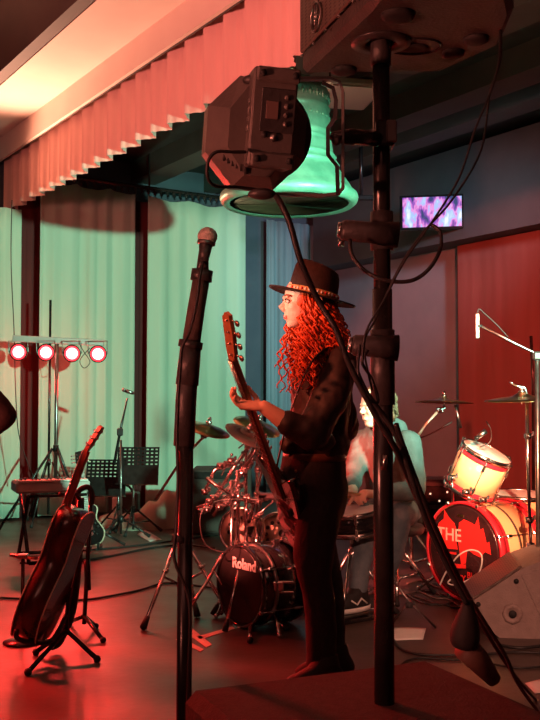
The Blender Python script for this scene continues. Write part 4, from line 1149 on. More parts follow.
# two dark cymbal pads behind the bass neck
for k, (x, y, D_, r_, nn_, lab, mm) in enumerate(((257, 426, 5.3, .135, (.32, -.28, .9), 'dark round cymbal pad behind the bass neck, upper of two', M_brass), (246, 435, 5.1, .12, (.45, -.3, .84), 'pale green-rimmed cymbal pad just below the dark one behind the bass neck', mat('grey_pad', (.3, .32, .28), .5, 0, (.38, .4, .34), 9)))):
    q = P(x, y, D_)
    t = thing('cymbal_stand', lab, 'cymbal', (q.x, D_, 0)); cymbal(t, q, r_, nn_, mm, 'cymbal_pad')
    m2 = MB(t); m2.tube([q, q - V((0, 0, .1)), V((q.x, D_, .35))], .009, 8); m2.build('pole', M_chrome, t); tripod(t, q.x, D_, .4, .2, .24, 1.2 + k, .009)
# kick pedal
q = FL(297, 612)
t = thing('kick_pedal', 'chrome kick pedal with a red tip behind the black bass drum', 'pedal', (q.x, q.y, 0))
m2 = MB(t); m2.box((q.x + .05, q.y, .015), (.2, .1, .02), bev=.005); m2.build('base_plate', M_blackmetal, t)
m2 = MB(t); m2.box((q.x + .05, q.y, .05), (.2, .08, .012), Matrix.Rotation(R(14), 4, 'Y'), bev=.004); m2.build('footboard', M_steel, t)
for s in (-1, 1): m2 = MB(t); m2.cyl((q.x - .04, q.y + s * .05, .02), (q.x - .04, q.y + s * .05, .2), .008, n=8); m2.build('post', M_chrome, t)
m2 = MB(t); m2.cyl((q.x - .04, q.y, .2), (q.x - .09, q.y, .3), .005, n=6); m2.ball((q.x - .09, q.y, .3), (.02, .02, .028), 10); m2.build('beater', mat('felt_red', (.6, .08, .06), .8), t)
m2 = MB(t); m2.cyl((q.x - .04, q.y - .06, .2), (q.x - .04, q.y + .06, .2), .007, n=8); m2.build('axle', M_chrome, t)

# ------------------------------------------------------------------ acoustic kit
M_shell = mat('red_amber_burst', (.85, .16, .08), .2, 0, coat=.8)
nt = M_shell.node_tree; b = nt.nodes['Principled BSDF']
D = 5.75
ax = V((-.80, -.60, 0)); c = P(463, 549, 5.68); rb = .28; c.z = rb + .012
M_bd = mat('front_head_black', (.03, .012, .014), .22, 0, (.05, .015, .018), 12, coat=.5)
M_redhoop = mat('red_hoop', (.7, .03, .05), .25, 0, (.6, .02, .04), 9, coat=.5)
M_amber = mat('amber_lacquer', (.82, .42, .2), .22, 0, (.86, .5, .26), 3, coat=.8)
t, fr = drum('bass_drum', 'big red and amber bass drum with red artwork on its black front', c, ax, rb, .42, M_amber, M_bd, M_redhoop, 8, .012, loc=(c.x, c.y, 0), hoop_w=.045)
for z0, z1, mm in ((-.045, -.085, M_redhoop), (-.18, -.2, M_fret), (-.335, -.375, M_redhoop)):
    m2 = MB(t); m2.at(fr).lathe([(rb * .987, z0), (rb * .992, z0 - .002), (rb * .992, z1 + .002), (rb * .987, z1)], n=48); m2.build('colour_band', mm, t)
M_art = mat('red_print', (.85, .03, .03), .4)
S = rb / 46.0          # picture drawn in photo pixels over the head


def art(name, pts, z=.004, parent=t, m=M_art):
    m2 = MB(parent); m2.at(fr).prism([(x * S, (y + 5) * S) for x, y in pts], z, z + .0008); return m2.build(name, m, parent)


art('artwork', [(-33, 14), (-30, 20), (-24, 24), (-23, 33), (-18, 27), (-10, 21), (-7, 14), (-8, 4), (-6, -4), (-30, -5), (-34, 2)])
art('artwork', [(-4, 22), (2, 26), (10, 24), (16, 22), (20, 30), (22, 18), (26, 20), (30, 6), (33, 8), (35, -4), (28, -2), (22, -8), (14, -6), (6, -2), (4, -16), (-2, -18), (-4, -4), (-6, 8)])
art('artwork', [(-26, -15), (-8, -18), (4, -17), (4, -21), (-10, -22), (-24, -19)])
art('underline', [(-33, -8), (-8, -7), (-8, -9), (-33, -10)])
text_mesh('lettering', 'THE', .105, mat('pale_print', (.85, .5, .45), .4), fr @ Matrix.Translation((-17 * S, 14 * S, .0055)), t, .0006, .001, root=t)
text_mesh('lettering', 'BLACK', .05, M_art, fr @ Matrix.Translation((18 * S, -22 * S, .005)), t, .0006, .001, root=t)
text_mesh('lettering', 'MY', .05, M_art, fr @ Matrix.Translation((-2 * S, -26 * S, .005)), t, .0006, .001, root=t)
m2 = MB(t); m2.at(fr).box((-2 * S, 34 * S, .005), (.05, .014, .004), bev=.001); m2.build('badge', M_brass, t)
for s in (-1, 1):
    q = fr @ V((s * rb * .85, -rb * .5, -.12)); qq = fr @ V((s * (rb + .12), 0, -.04)); qq.z = .014
    m2 = MB(t); m2.tube([q, qq], .009, 8); m2.ball(qq, .016, 8); m2.build('spur', M_chrome, t)
# rack tom
D = 5.75
ax = V((.36, -.28, .89)); c = P(487, 452, D)
t, fr = drum('rack_tom', 'bright amber rack tom tilted above the red bass drum', c, ax, .155, .27, M_amber, M_pearl, M_chrome, 6, .006)
for z0, z1 in ((-.02, -.05), (-.225, -.255)):
    m2 = MB(t); m2.at(fr).lathe([(.155 * .988, z0), (.155 * .995, z0 - .002), (.155 * .995, z1 + .002), (.155 * .988, z1)], n=40); m2.build('colour_band', M_redhoop, t)
m2 = MB(t); q = P(452, 478, 5.72); m2.tube([q, P(453, 502, 5.74)], .009, 8); clampblock(m2, q, .03); m2.build('mount', M_chrome, t)
for q_ in ((466, 492), (483, 500)):
    m2 = MB(t); clampblock(m2, P(*q_, 5.6), .03); m2.build('clamp', M_chrome, t)
m2 = MB(t); m2.tube(smooth_path([P(480, 447, 5.66), P(490, 442, 5.66), P(491, 430, 5.66), P(486, 421, 5.66)], 4), [.004] * 13, 8); m2.build('mic_clip', M_blackplastic, t)
t = thing('tom_microphone', 'small clip-on microphone curving over the rim of the amber rack tom', 'microphone', P(482, 434, 5.66))
m2 = MB(t); m2.tube([P(478, 437, 5.64), P(486, 431, 5.64)], [.014, .016], 12); m2.build('body', M_steel, t); m2 = MB(t); m2.ball(P(476.5, 438, 5.64), .015, 10); m2.build('grille', M_blackmetal, t)
# floor tom
c = P(521, 494, 6.05)
t, fr = drum('floor_tom', 'floor tom with chrome hoops half hidden behind the red bass drum', c, V((.02, -.05, 1)), .2, .36, M_amber, M_pearl, M_chrome, 6, .006, loc=(c.x, c.y, 0))
for k in range(3):
    a = k * 2 * PI / 3 + .4; q = V((c.x + .215 * math.cos(a), c.y + .215 * math.sin(a), 0)); m2 = MB(t); m2.cyl(q + V((0, 0, .015)), q + V((0, 0, c.z - .05)), .008, n=8); lg = m2.build('leg', M_chrome, t); m2 = MB(t); m2.ball(q + V((0, 0, .018)), .018, 8); m2.build('rubber_foot', M_rubber, lg)

# crash cymbal on boom by the drummer
fx = FL(411, 577)
t = thing('cymbal_stand', 'boom cymbal stand beside the drummer holding a golden cymbal', 'cymbal stand', (fx.x, fx.y, 0))
m2 = MB(t); m2.cyl((fx.x, fx.y, .08), P(414, 440, fx.y), .012, n=10); m2.build('pole', M_chrome, t)
m2 = MB(t); m2.tube([P(410, 448, fx.y), P(426, 424, fx.y), P(441, 408, fx.y)], .009, 8); m2.build('boom', mat('pale_tube', (.75, .62, .5), .3, .6), t)
for q_ in ((415, 443, .035), (440, 410, .03)):
    m2 = MB(t); clampblock(m2, P(q_[0], q_[1], fx.y), q_[2]); m2.build('clamp', M_chrome, t)
cymbal(t, P(444, 402, fx.y), .2, (.03, .03, 1))
m2 = MB(t); m2.tube([P(455, 405, fx.y), P(461, 428, fx.y)], .010, 8); m2.build('counterweight', M_steel, t)
tripod(t, fx.x, fx.y, .30, .1, .27, R(200), .012)
cable('thin black cable stretched from the drummer side stand towards the golden cymbal', [P(414, 440, 6.4), P(430, 434, 6.4), P(452, 422, 6.4)], .005)
# far cymbal and stands at the frame edge
D = 5.42
q = P(528, 500, D)
t = thing('cymbal_stand', 'straight chrome cymbal stand with a wide cymbal beside the amber rack tom', 'cymbal stand', (q.x, D, 0))
m2 = MB(t); m2.tube([(q.x + .01, D, .06), P(531, 560, D), P(528, 470, D), P(527, 400, D)], .010, 10); m2.build('pole', M_chrome, t)
cymbal(t, P(522, 399, D), .21, (-.05, -.06, 1))
for q_ in ((528, 436, .028), (529, 520, .03)):
    m2 = MB(t); clampblock(m2, P(q_[0], q_[1], D), q_[2]); m2.build('clamp', M_chrome, t)
m2 = MB(t); m2.tube(smooth_path([P(527, 398, D), P(525, 388, D), P(516, 386, D), P(510, 382, D)], 4), .006, 8); m2.build('top_rod', M_chrome, t)
tripod(t, q.x + .01, D, .35, .12, .3, .9, .011)
D = 5.2
q = P(537, 500, D)
t = thing('microphone_stand', 'red-lit overhead boom microphone stand at the edge of the drums', 'microphone stand', (q.x, D, 0))
m2 = MB(t); m2.cyl((q.x, D, .04), P(537, 352, D), .012, n=10); m2.build('pole', M_steel, t)
m2 = MB(t); m2.tube([P(570, 372, D), P(537, 354, D), P(510, 341, D), P(481, 326, D)], .007, 8); m2.build('boom', M_steel, t)
m2 = MB(t); m2.box(P(537, 356, D), (.05, .04, .05), bev=.01); m2.build('clutch', M_blackplastic, t)
tripod(t, q.x, D, .3, .12, .3, 2.0, .01, M_blackmetal)
t = thing('overhead_microphone', 'thin white pencil microphone hanging from the red-lit boom', 'microphone', P(478, 324, D))
m2 = MB(t); m2.cyl(P(477.3, 314, D), P(477.3, 338, D), .0105, n=12); m2.build('body', M_pearl, t)
m2 = MB(t); m2.tube(smooth_path([P(481, 326, D), P(478, 326, D - .012)], 3), .008, 8); m2.build('clip', M_blackplastic, t)
cable('thin red-lit cable arching from the pencil microphone to its boom', [P(477.3, 314, D), P(479, 309, D), P(484, 313, D), P(497, 325, D), P(508, 337, D)], .003)
t = thing('spare_stand', 'short black boom arm pointing up near the wide cymbal', 'microphone stand', (P(532, 500, 6.7).x, 6.7, 0))
m2 = MB(t); m2.tube([(P(533, 500, 6.7).x, 6.7, .03), P(533, 380, 6.7), P(531, 336, 6.7)], .011, 8); m2.build('pole', M_blackmetal, t); tripod(t, P(533, 500, 6.7).x, 6.7, .25, .1, .25, .4, .009, M_blackmetal)

# white cable on the bass drum front
cable('white cable looping across the black front of the red bass drum', [P(440, 585, 5.3), P(446, 572, 5.3), P(458, 556, 5.3), P(470, 550, 5.3), P(480, 553, 5.3), P(482, 562, 5.28), P(478, 574, 5.27), P(466, 581, 5.27), P(455, 585, 5.27), P(448, 583, 5.27), P(451, 579, 5.27)], .0045, M_pearl)
q = FL(470, 600)
t = thing('kick_microphone', 'bass drum microphone on a short chrome stand by the red drum', 'microphone', (q.x, q.y, 0))
m2 = MB(t); m2.lathe([(.06, 0), (.06, .012), (.02, .02)], Matrix.Translation((q.x, q.y, 0)), 20); m2.build('base', M_blackmetal, t)
m2 = MB(t); m2.tube([(q.x, q.y, .015), (q.x, q.y, .16), P(468, 573, q.y + .05)], .007, 8); m2.build('arm', M_chrome, t)
m2 = MB(t); m2.tube([P(462, 577, q.y), P(474, 571, q.y + .05)], [.022, .028], 14); m2.build('body', M_steel, t)

# ------------------------------------------------------------------ wedge monitor
D = 4.5
c0 = FL(500, 637)
t = thing('floor_monitor', 'grey-brown wedge floor monitor with a recessed socket at the stage edge', 'speaker', (c0.x + .15, c0.y + .2, 0))
M_mon = mat('monitor_paint', (.26, .19, .17), .55, 0, (.31, .23, .205), 25, .3, 150)
# side outline in the plane facing the lens: from photo pixels
fn = V((-.12, -.99, 0)).normalized(); ex = V((.99, -.12, 0)).normalized()
Y0 = c0.y
O = V((P(470, 600, Y0).x, Y0, 0))
uu = Y0 / F
prof2 = [(470, 603), (476, 618), (498, 637), (552, 640), (580, 640), (580, 556), (545, 558), (523, 566)]
pl = [((x - 470) * uu, max(.0, P(0, y, Y0).z)) for x, y in prof2]
fr = basis(O, ex, (0, 0, 1), fn)
m2 = MB(t); m2.at(fr).prism(pl, -.5, 0); m2.build('cabinet', M_mon, t)
m2 = MB(t); m2.at(fr).prism([((x - 470) * uu, P(0, y, Y0).z) for x, y in ((520, 574), (546, 564), (572, 564), (572, 628), (544, 630))], .0, .004); m2.build('side_panel', M_mon, t)
sx_, sz_ = (511 - 470) * uu, P(0, 613, Y0).z
m2 = MB(t); m2.at(fr).lathe([(.052, 0), (.05, .006), (.034, .007), (.03, .002)], Matrix.Translation((sx_, sz_, .0)), 8); m2.build('socket_plate', M_mon, t)
m2 = MB(t); m2.at(fr).lathe([(.02, .006), (.019, .009), (.001, .009)], Matrix.Translation((sx_, sz_, .0)), 18); m2.build('socket', M_rubber, t)
for (x, y) in ((478, 604), (515, 580)):
    m2 = MB(t); m2.at(fr).cyl(((x - 470) * uu, P(0, y, Y0).z, 0), ((x - 470) * uu, P(0, y, Y0).z, .008), .012, n=10); m2.build('bumper', M_rubber, t)
# face grille on the sloping front (upper-left edge)
pa = V(((470 - 470) * uu, P(0, 603, Y0).z, 0)); pbq = V(((523 - 470) * uu, P(0, 566, Y0).z, 0))
d = (pbq - pa).normalized(); nrm = V((-d.y, d.x, 0))
m2 = MB(t); m2.at(fr @ basis((pa + pbq) / 2 + nrm * .006, d, nrm, V((0, 0, 1)))).box((0, 0, -.25), ((pbq - pa).length * .94, .012, .46), bev=.003); m2.build('grille', M_gr, t)

# ------------------------------------------------------------------ floor bits
def sheet(label, pts, m, name='paper_sheet', cat='paper', th=.002):
    ps = [FL(x, y) for x, y in pts]; c = sum(ps, V((0, 0, 0))) / len(ps)
    mb = MB(); nseg = 6; vs = []; fs = []
    for i in range(nseg + 1):
        for j in range(nseg + 1):
            s, t_ = i / nseg, j / nseg
            p = ps[0].lerp(ps[1], s).lerp(ps[3].lerp(ps[2], s), t_); p.z = th + .004 * math.sin(s * 3) * math.sin(t_ * 2.5 + 1) ** 2; vs.append(p)
    for i in range(nseg):
        for j in range(nseg): k = i * (nseg + 1) + j; fs.append((k, k + nseg + 1, k + nseg + 2, k + 1))
    mb.push(vs, fs, True); o = mb.build(name, m, loc=(c.x, c.y, 0)); md = o.modifiers.new('s', 'SOLIDIFY'); md.thickness = .0015
    return tag(o, label, cat)


sheet('white sheet of paper lying on the floor in front of the beige cloth', [(137, 535), (145, 530), (162, 540), (150, 542)], M_paper)
sheet('red-lit sheet of paper on the floor beside the black speaker pole', [(391, 628), (426, 629), (423, 640), (391, 641)], M_paper)
sheet('pale green-lit sheet of paper at the stage edge by the floor monitor', [(525, 684), (560, 676), (570, 690), (535, 694)], M_paper)
M_tape = mat('pale_tape', (.72, .58, .5), .6, 0, (.62, .48, .4), 30)
t = thing('floor_tape_cross', 'cross of pale tape strips stuck on the floor in front of the drum rack', 'tape', FL(205, 640))
for pl in (((180, 628), (186, 624), (212, 645), (206, 648)), ((200, 640), (197, 637), (232, 627), (235, 629)), ((176, 640), (180, 637), (204, 650), (200, 652))):
    m2 = MB(t); ps = [FL(x, y) for x, y in pl]; m2.push([p + V((0, 0, .001)) for p in ps] + [p + V((0, 0, .003)) for p in ps], [(3, 2, 1, 0), (4, 5, 6, 7), (0, 1, 5, 4), (1, 2, 6, 5), (2, 3, 7, 6), (3, 0, 4, 7)]); m2.build('tape_strip', M_tape, t)


def fcable(label, pxs, r=.006, m=None):
    ps = [FL(x, y, r + .001) for x, y in pxs]
    return cable(label, ps, r, m, name='floor_cable', sm=5)


fcable('long black cable crossing the floor behind the acoustic guitar', [(-20, 597), (30, 599), (80, 600), (110, 596), (140, 590), (165, 583), (200, 586), (225, 590)], .007)
fcable('black cable on the floor under the electric guitar towards the beige cloth', [(20, 563), (70, 562), (110, 556), (150, 548), (185, 545), (215, 548)], .008)
fcable('thin black cable lying beneath the music stands', [(60, 552), (100, 549), (140, 545), (180, 540), (210, 536)], .008)
fcable('black cable curving over the floor from behind the pole to the hanging plug', [(394, 640), (400, 648), (412, 653), (430, 655), (450, 655), (475, 655), (520, 652), (560, 655)], .006)
fcable('thin black cable between the red-lit paper and the floor monitor', [(398, 668), (406, 661), (420, 658), (440, 659), (480, 662), (520, 668), (560, 664)], .005)
fcable('black cable on the floor under the floor monitor edge', [(500, 645), (520, 648), (545, 646), (570, 650)], .008)
rr3 = random.Random(11)
for i in range(7):
    x = 395 + i * 9; y = 588 + rr3.uniform(-4, 8)
    lab = ['tangled floor cable nearest the drummer side stand', 'floor cable snaking past the tripod of the golden cymbal', 'floor cable crossing ahead of the red bass drum', 'floor cable curling near the bass drum spur',
           'pale-lit floor cable in the tangle between stand and drum', 'floor cable bending towards the floor monitor corner', 'floor cable at the outer end of the tangle beside the red drum'][i]
    fcable(lab, [(x - 15, y + rr3.uniform(-6, 4)), (x, y + rr3.uniform(-4, 6)), (x + 14, y + 6 + rr3.uniform(-6, 6)), (x + 30, y + 8 + rr3.uniform(-4, 8)), (x + 44, y + 14 + rr3.uniform(-6, 6)), (x + 60, y + 16 + rr3.uniform(-5, 5))], .006, mat('grey_cable', (.12, .09, .08), .5) if i % 2 else None)
# mic stand leg lying out by the paper
t = thing('folded_stand', 'thin folded stand leg with a clip lying on the floor beside the pole', 'stand', FL(410, 600))
m2 = MB(t); m2.tube([P(394, 582, 5.0), P(408, 600, 5.0), FL(436, 628, .01)], .006, 6); m2.build('leg', M_steel, t)
m2 = MB(t); m2.tube([P(408, 602, 5.0), FL(394, 622, .01)], .005, 6); m2.build('brace', M_steel, t)
m2 = MB(t); clampblock(m2, P(409, 605, 4.98), .025); m2.build('clip', M_blackplastic, t)


# ================================================================== people
def hand(mb, wrist, d, nrm, s=1.0, curl=.9, spread=.35, side=1, wrap=None):
    """palm plus four fingers and a thumb; d points to the fingers, nrm is the palm normal"""
    d = V(d).normalized(); nrm = V(nrm); nrm = (nrm - d * nrm.dot(d)).normalized(); sd = d.cross(nrm) * side
    L = .095 * s
    mb.tube([V(wrist) - d * .01, V(wrist) + d * L * .3, V(wrist) + d * L], [.024 * s, .034 * s, .038 * s], 12, flat=.5, hint=tuple(sd))
    for i, (off, ln, r) in enumerate(((-.030, .074, .0092), (-.010, .082, .0096), (.011, .077, .0092), (.030, .060, .0082))):
        p = V(wrist) + d * L * (.97 - abs(off) * 2.2) + sd * off * s
        pts = [p]; ang = .15; 
        for k, f in enumerate((.45, .32, .26)):
            ang += curl * (.55 + .35 * k) 
            dd = (d * math.cos(ang) + nrm * math.sin(ang) + sd * off * spread * 4 * (1 - k * .4)).normalized()
            p = p + dd * ln * f * s; pts.append(p)
        mb.limb(pts, [r * s * q for q in (1.05, 1, .92, .8)], 8)
    p = V(wrist) + d * L * .25 - sd * .026 * s
    q1 = p + (-sd * .7 + d * .5 + nrm * .5).normalized() * .036 * s; q2 = q1 + (d * .75 + nrm * .7 - sd * .1).normalized() * .03 * s; q3 = q2 + (d * .4 + nrm * .8 + sd * .3).normalized() * .024 * s
    mb.limb([p, q1, q2, q3], [.014 * s, .0115 * s, .0105 * s, .0085 * s], 8)
    return mb


# ------------------------------------------------------------------ the bass player
D0 = 4.1
sg = thing('person', 'standing woman in black hat and dark clothes with long red curly hair playing a bass', 'person', (P(325, 668, D0).x, D0, 0))
fw = V((-.94, -.34, 0)); lf = V((.34, -.94, 0))      # facing, and her left side
B3 = basis((0, 0, 0), fw, lf, (0, 0, 1))


def ZP(x, y, D=D0): return P(x, y, D)


# jeans: pelvis and two legs
m2 = MB(sg)
hip = ZP(317, 478)
m2.loft([(ZP(314, 452), .125, .155), (ZP(313, 464), .135, .162), (ZP(312, 485), .142, .17), (ZP(312, 505), .14, .17), (ZP(314, 520), .11, .15)], 24, B3)
for s, kx, kD in ((1, 311, 3.98), (-1, 321, 4.16)):
    h = ZP(313, 500) + lf * s * .08
    k = P(kx + 3, 572, kD); an = P(kx + 10, 655, kD + .02)
    m2.tube(smooth_path([h, h.lerp(k, .5) + fw * .01, k, k.lerp(an, .35) - fw * .012, an, V((an.x, an.y, .07))], 4), [.098, .098, .096, .094, .09, .087, .084, .08, .075, .071, .069, .068, .068, .068, .066, .064, .062, .06, .06, .062, .064], 16)
    m2.ball(h, .098, 14)
m2.ball(ZP(331, 490) , (.075, .13, .10), 16)
jn = m2.build('jeans', M_denim_black, sg); bake_remesh(jn, .011, 8)
for s, x in ((1, 326), (-1, 336)):
    kD = 3.98 if s == 1 else 4.16
    an = P(x, 655, kD)
    m2 = MB(sg); c = V((an.x, an.y, 0))
    m2.loft([(c + fw * .05 + V((0, 0, .012)), .135, .045), (c + fw * .05 + V((0, 0, .03)), .138, .048), (c + fw * .045 + V((0, 0, .05)), .125, .044), (c + fw * .01 + V((0, 0, .085)), .07, .04), (c + V((0, 0, .13)), .048, .042)], 20, B3)
    m2.build('boot', M_rubber, sg)
# belt
m2 = MB(sg); m2.at(Matrix.Translation(ZP(314.5, 456)) @ B3.to_3x3().to_4x4()).lathe([(.124, -.016), (.131, -.016), (.131, .016), (.124, .016)], n=40, sx=1, sy=1.22, closed=True); bl = m2.build('belt', mat('brown_belt', (.09, .04, .03), .35, 0, (.12, .055, .04), 20), sg)
q = ZP(295, 456, 4.02)
m2 = MB(sg); m2.torus(q, .02, .004, B3.to_3x3().to_4x4() @ Matrix.Rotation(R(55), 4, 'Z') @ Matrix.Rotation(PI / 2, 4, 'Y'), n=16, sx=.8, sy=1.3); m2.build('buckle', M_chrome, bl)
m2 = MB(sg); m2.ball(P(296, 471, 3.97), .006, 8); m2.build('button', M_brass, jn)
# blouse
m2 = MB(sg)
m2.loft([(ZP(316, 456), .118, .158), (ZP(316, 447), .132, .172), (ZP(317, 430), .125, .165), (ZP(320, 405), .12, .168), (ZP(323, 380), .118, .185), (ZP(326, 362), .10, .19), (ZP(326, 350), .075, .14), (ZP(323, 341), .055, .065), (ZP(321, 336), .048, .05)], 26, B3)
shL = ZP(327, 362) + lf * .165; elL = P(312, 434, 3.80); cuL = P(288, 424, 3.76)
m2.limb([shL, shL.lerp(elL, .5) + V((.012, 0, 0)), elL, cuL], [.066, .072, .066, .052], 14)
m2.ball(P(322, 442, 3.86), (.055, .05, .045), 12)
shR = ZP(325, 362) - lf * .165; elR = P(346, 428, 4.36); wrR = P(300, 470, 4.34)
m2.limb([shR, shR.lerp(elR, .5), elR], [.066, .07, .062], 14); m2.limb([elR, elR.lerp(wrR, .45)], [.06, .05], 12)
m2.ball(P(343, 415, 4.3), (.06, .06, .10), 12)
m2.ball(P(288, 445, 4.02), (.04, .06, .04), 12)
bl_ = m2.build('blouse', M_shirt, sg); bake_remesh(bl_, .010, 5)
# folds on the blouse
m2 = MB(sg)
tx = bpy.data.textures.new('cloth_folds', 'CLOUDS'); tx.noise_scale = .09
md = bl_.modifiers.new('folds', 'DISPLACE'); md.texture = tx; md.strength = .03; md.mid_level = .5
tx2 = bpy.data.textures.new('denim_folds', 'CLOUDS'); tx2.noise_scale = .12
md = jn.modifiers.new('folds', 'DISPLACE'); md.texture = tx2; md.strength = .015; md.mid_level = .5

# skin: head, neck, forearms, hands in one body
hc = ZP(305, 303, D0 - .02)
hf = V((-.985, -.17, 0)); hl = V((.17, -.985, 0)); HB = basis(hc, hf, hl, (0, 0, 1))


def hp(x, y, z): return HB @ V((x, y, z))


m2 = MB(sg)
m2.ball(hp(-.01, 0, .03), (.098, .076, .095), 24, HB)          # cranium
m2.ball(hp(.035, 0, -.03), (.055, .058, .075), 20, HB)           # face
m2.ball(hp(.045, 0, -.082), (.035, .036, .026), 16, HB)          # chin
m2.ball(hp(.062, 0, -.092), (.018, .02, .016), 12, HB)
m2.tube([hp(.078, 0, .012), hp(.092, 0, -.008), hp(.108, 0, -.026)], [.009, .011, .0125], 10)   # nose
m2.ball(hp(.095, 0.010, -.030), .009, 8); m2.ball(hp(.095, -.010, -.030), .009, 8)
m2.ball(hp(.080, 0, .022), (.016, .045, .012), 14, HB)         # brow
m2.ball(hp(.052, .028, -.022), (.030, .028, .034), 16, HB); m2.ball(hp(.052, -.028, -.022), (.030, .028, .034), 16, HB)   # cheeks
m2.ball(hp(.080, 0, -.056), (.015, .026, .007), 12, HB); m2.ball(hp(.078, 0, -.068), (.014, .022, .0075), 12, HB)        # lips
m2.ball(hp(.072, 0, -.047), (.018, .024, .012), 12, HB)
m2.ball(hp(.0, .074, -.012), (.018, .008, .03), 10, HB); m2.ball(hp(.0, -.074, -.012), (.018, .008, .03), 10, HB)       # ears
m2.tube([hp(-.01, 0, -.06), ZP(316, 342)], [.052, .056], 16)
face = m2
face.limb([ZP(318, 342), ZP(322, 362)], [.05, .045], 10)
face.limb([ZP(322, 362), shL, elL, P(316, 434, 3.80)], [.04, .04, .036, .036], 10)
face.limb([ZP(322, 362), shR, elR, elR.lerp(wrR, .5)], [.04, .04, .035, .034], 10)
face.limb([P(316, 434, 3.80), cuL, P(264, 407, 3.74)], [.040, .040, .0265], 14)
wL = P(264, 407, 3.74)
nk0 = P(228, 330, 3.62); nk1 = P(281, 478, 3.98)      # bass neck line
face.limb([elR.lerp(wrR, .35), wrR], [.036, .026], 12)
hand(face, wrR, V((-.7, -.6, -.2)), V((-.2, -.6, -.4)), .95, .6, side=1)
# left hand: palm behind the neck, fingers curled over it
gp = P(247, 399, 3.70)
nd = (nk0 - nk1).normalized()
hd_ = (gp - wL).normalized()
hand(face, wL, (V((-1, .05, .12))).normalized(), V((.05, -.35, .8)), .98, .62, side=-1)
body = face.build('body', M_skin, sg); bake_remesh(body, .004, 6, .5)
for s in (1, -1):
    m2 = MB(sg); m2.ball(hp(.078, .031 * s, .002), (.012, .013, .0105), 14, HB); ey = m2.build('eye', mat('eye_white', (.8, .75, .7), .3), sg)
    m2 = MB(sg); m2.ball(hp(.0868, .032 * s, .002), (.004, .006, .006), 10, HB); m2.build('iris', M_fret, ey)
    m2 = MB(sg); m2.tube(smooth_path([hp(.090, .012 * s, .024), hp(.088, .03 * s, .030), hp(.074, .05 * s, .024)], 4), .0035, 6); m2.build('eyebrow', mat('brow_hair', (.2, .06, .03), .6), sg)
    m2 = MB(sg); m2.tube(smooth_path([hp(.089, .019 * s, .010), hp(.091, .031 * s, .0135), hp(.082, .046 * s, .007)], 4), .0026, 6); m2.build('eyelash', M_fret, sg)
m2 = MB(sg); m2.tube(smooth_path([hp(.084, .022, -.061), hp(.0905, 0, -.061), hp(.084, -.022, -.061)], 4), [.002] * 9, 8, flat=1); m2.tube(smooth_path([hp(.082, .018, -.066), hp(.089, 0, -.0665), hp(.082, -.018, -.066)], 4), .0042, 8)
m2.tube(smooth_path([hp(.083, .02, -.0565), hp(.0905, 0, -.0555), hp(.083, -.02, -.0565)], 4), .0038, 8); m2.build('lips', mat('lip_red', (.55, .12, .1), .4), sg)

# hair: long curled locks
m2 = MB(sg); hr = random.Random(5)
for i in range(330):
    a = hr.uniform(-2.05, 2.05)         # 0 is the back of the head
    rootp = hp(-.012 - .088 * math.cos(a) * .98, .082 * math.sin(a), hr.uniform(.0, .04))
    side = math.sin(a) * 1.0; back = math.cos(a)
    ln = hr.uniform(.26, .42) if abs(a) > .7 else hr.uniform(.24, .36)
    nearside = side > 0.15
    # drift of the tip
    if side > .1: tip = V((hr.uniform(-.06, .06) if back < .45 else hr.uniform(-.0, .08), hr.uniform(-.07, -.01), -ln))
    elif side < -.1: tip = V((hr.uniform(-.09, .03), hr.uniform(-.02, .06), -ln * .95))
    else: tip = V((hr.uniform(.02, .07), hr.uniform(-.06, .06), -ln * .85))
    if side > .1 and back > .2: tip.z *= .8
    if abs(a) > 2.3: tip.x = hr.uniform(-.03, .03) - .005
    pts = []; rs = []; ph = hr.uniform(0, 6.28); tw = hr.uniform(5, 8) * ln / .35; amp = hr.uniform(.006, .014); n_ = 30
    for k in range(n_ + 1):
        t_ = k / n_
        bul = math.sin(t_ * PI * .75) * .035
        outw = V((-hf.x * back, -hf.y * back, 0)) * 1.0 + hl * side
        p = rootp + V((tip.x * t_ ** 1.2, tip.y * t_ ** .9, tip.z * t_)) + outw * bul
        am = amp * min(1, t_ * 3)
        p += V((math.cos(ph + t_ * tw * 6.28) * am, math.sin(ph + t_ * tw * 6.28) * am, 0))
        pts.append(p); rs.append(.0062 * (1 - .55 * t_) * (1 if t_ > .05 else .6))
    m2.tube(pts, rs, 4)
hair = m2.build('hair', M_hair, sg)
m2 = MB(sg); m2.ball(hp(-.022, 0, .018), (.098, .086, .10), 20, HB); m2.tube(smooth_path([hp(-.05, .0, .0), hp(-.062, .01, -.1), hp(-.06, .02, -.2)], 3), [.085, .09, .09, .085, .08, .06, .04], 14); m2.build('hair_mass', M_hair, sg)
# hat
ht = Matrix.Translation(ZP(312, 297, D0 - .02)) @ HB.to_3x3().to_4x4() @ Matrix.Rotation(R(-12), 4, 'Y') @ Matrix.Rotation(R(-3), 4, 'X')
m2 = MB(sg)
vs = []; fs = []; NR, NA = 6, 48
for i in range(NR + 1):
    for k in range(NA):
        a = 2 * PI * k / NA; q = i / NR; r_ = .098 + .082 * q
        curl = -.006 * abs(math.sin(a)) ** 2 * q * q + .004 * math.cos(a) * q
        vs.append(V((r_ * math.cos(a) * 1.06, r_ * math.sin(a) * .93, curl)))
for i in range(NR):
    for k in range(NA): a = i * NA + k; b_ = i * NA + (k + 1) % NA; fs.append((a, b_, b_ + NA, a + NA))
m2.at(ht).push(vs, fs, True); brim = m2.build('hat_brim', M_felt, sg); md = brim.modifiers.new('s', 'SOLIDIFY'); md.thickness = .005
m2 = MB(sg); vs = []; fs = []; prof = [(.101, 0), (.1, .03), (.098, .07), (.094, .105), (.086, .128), (.07, .138), (.045, .134), (.0, .124)]
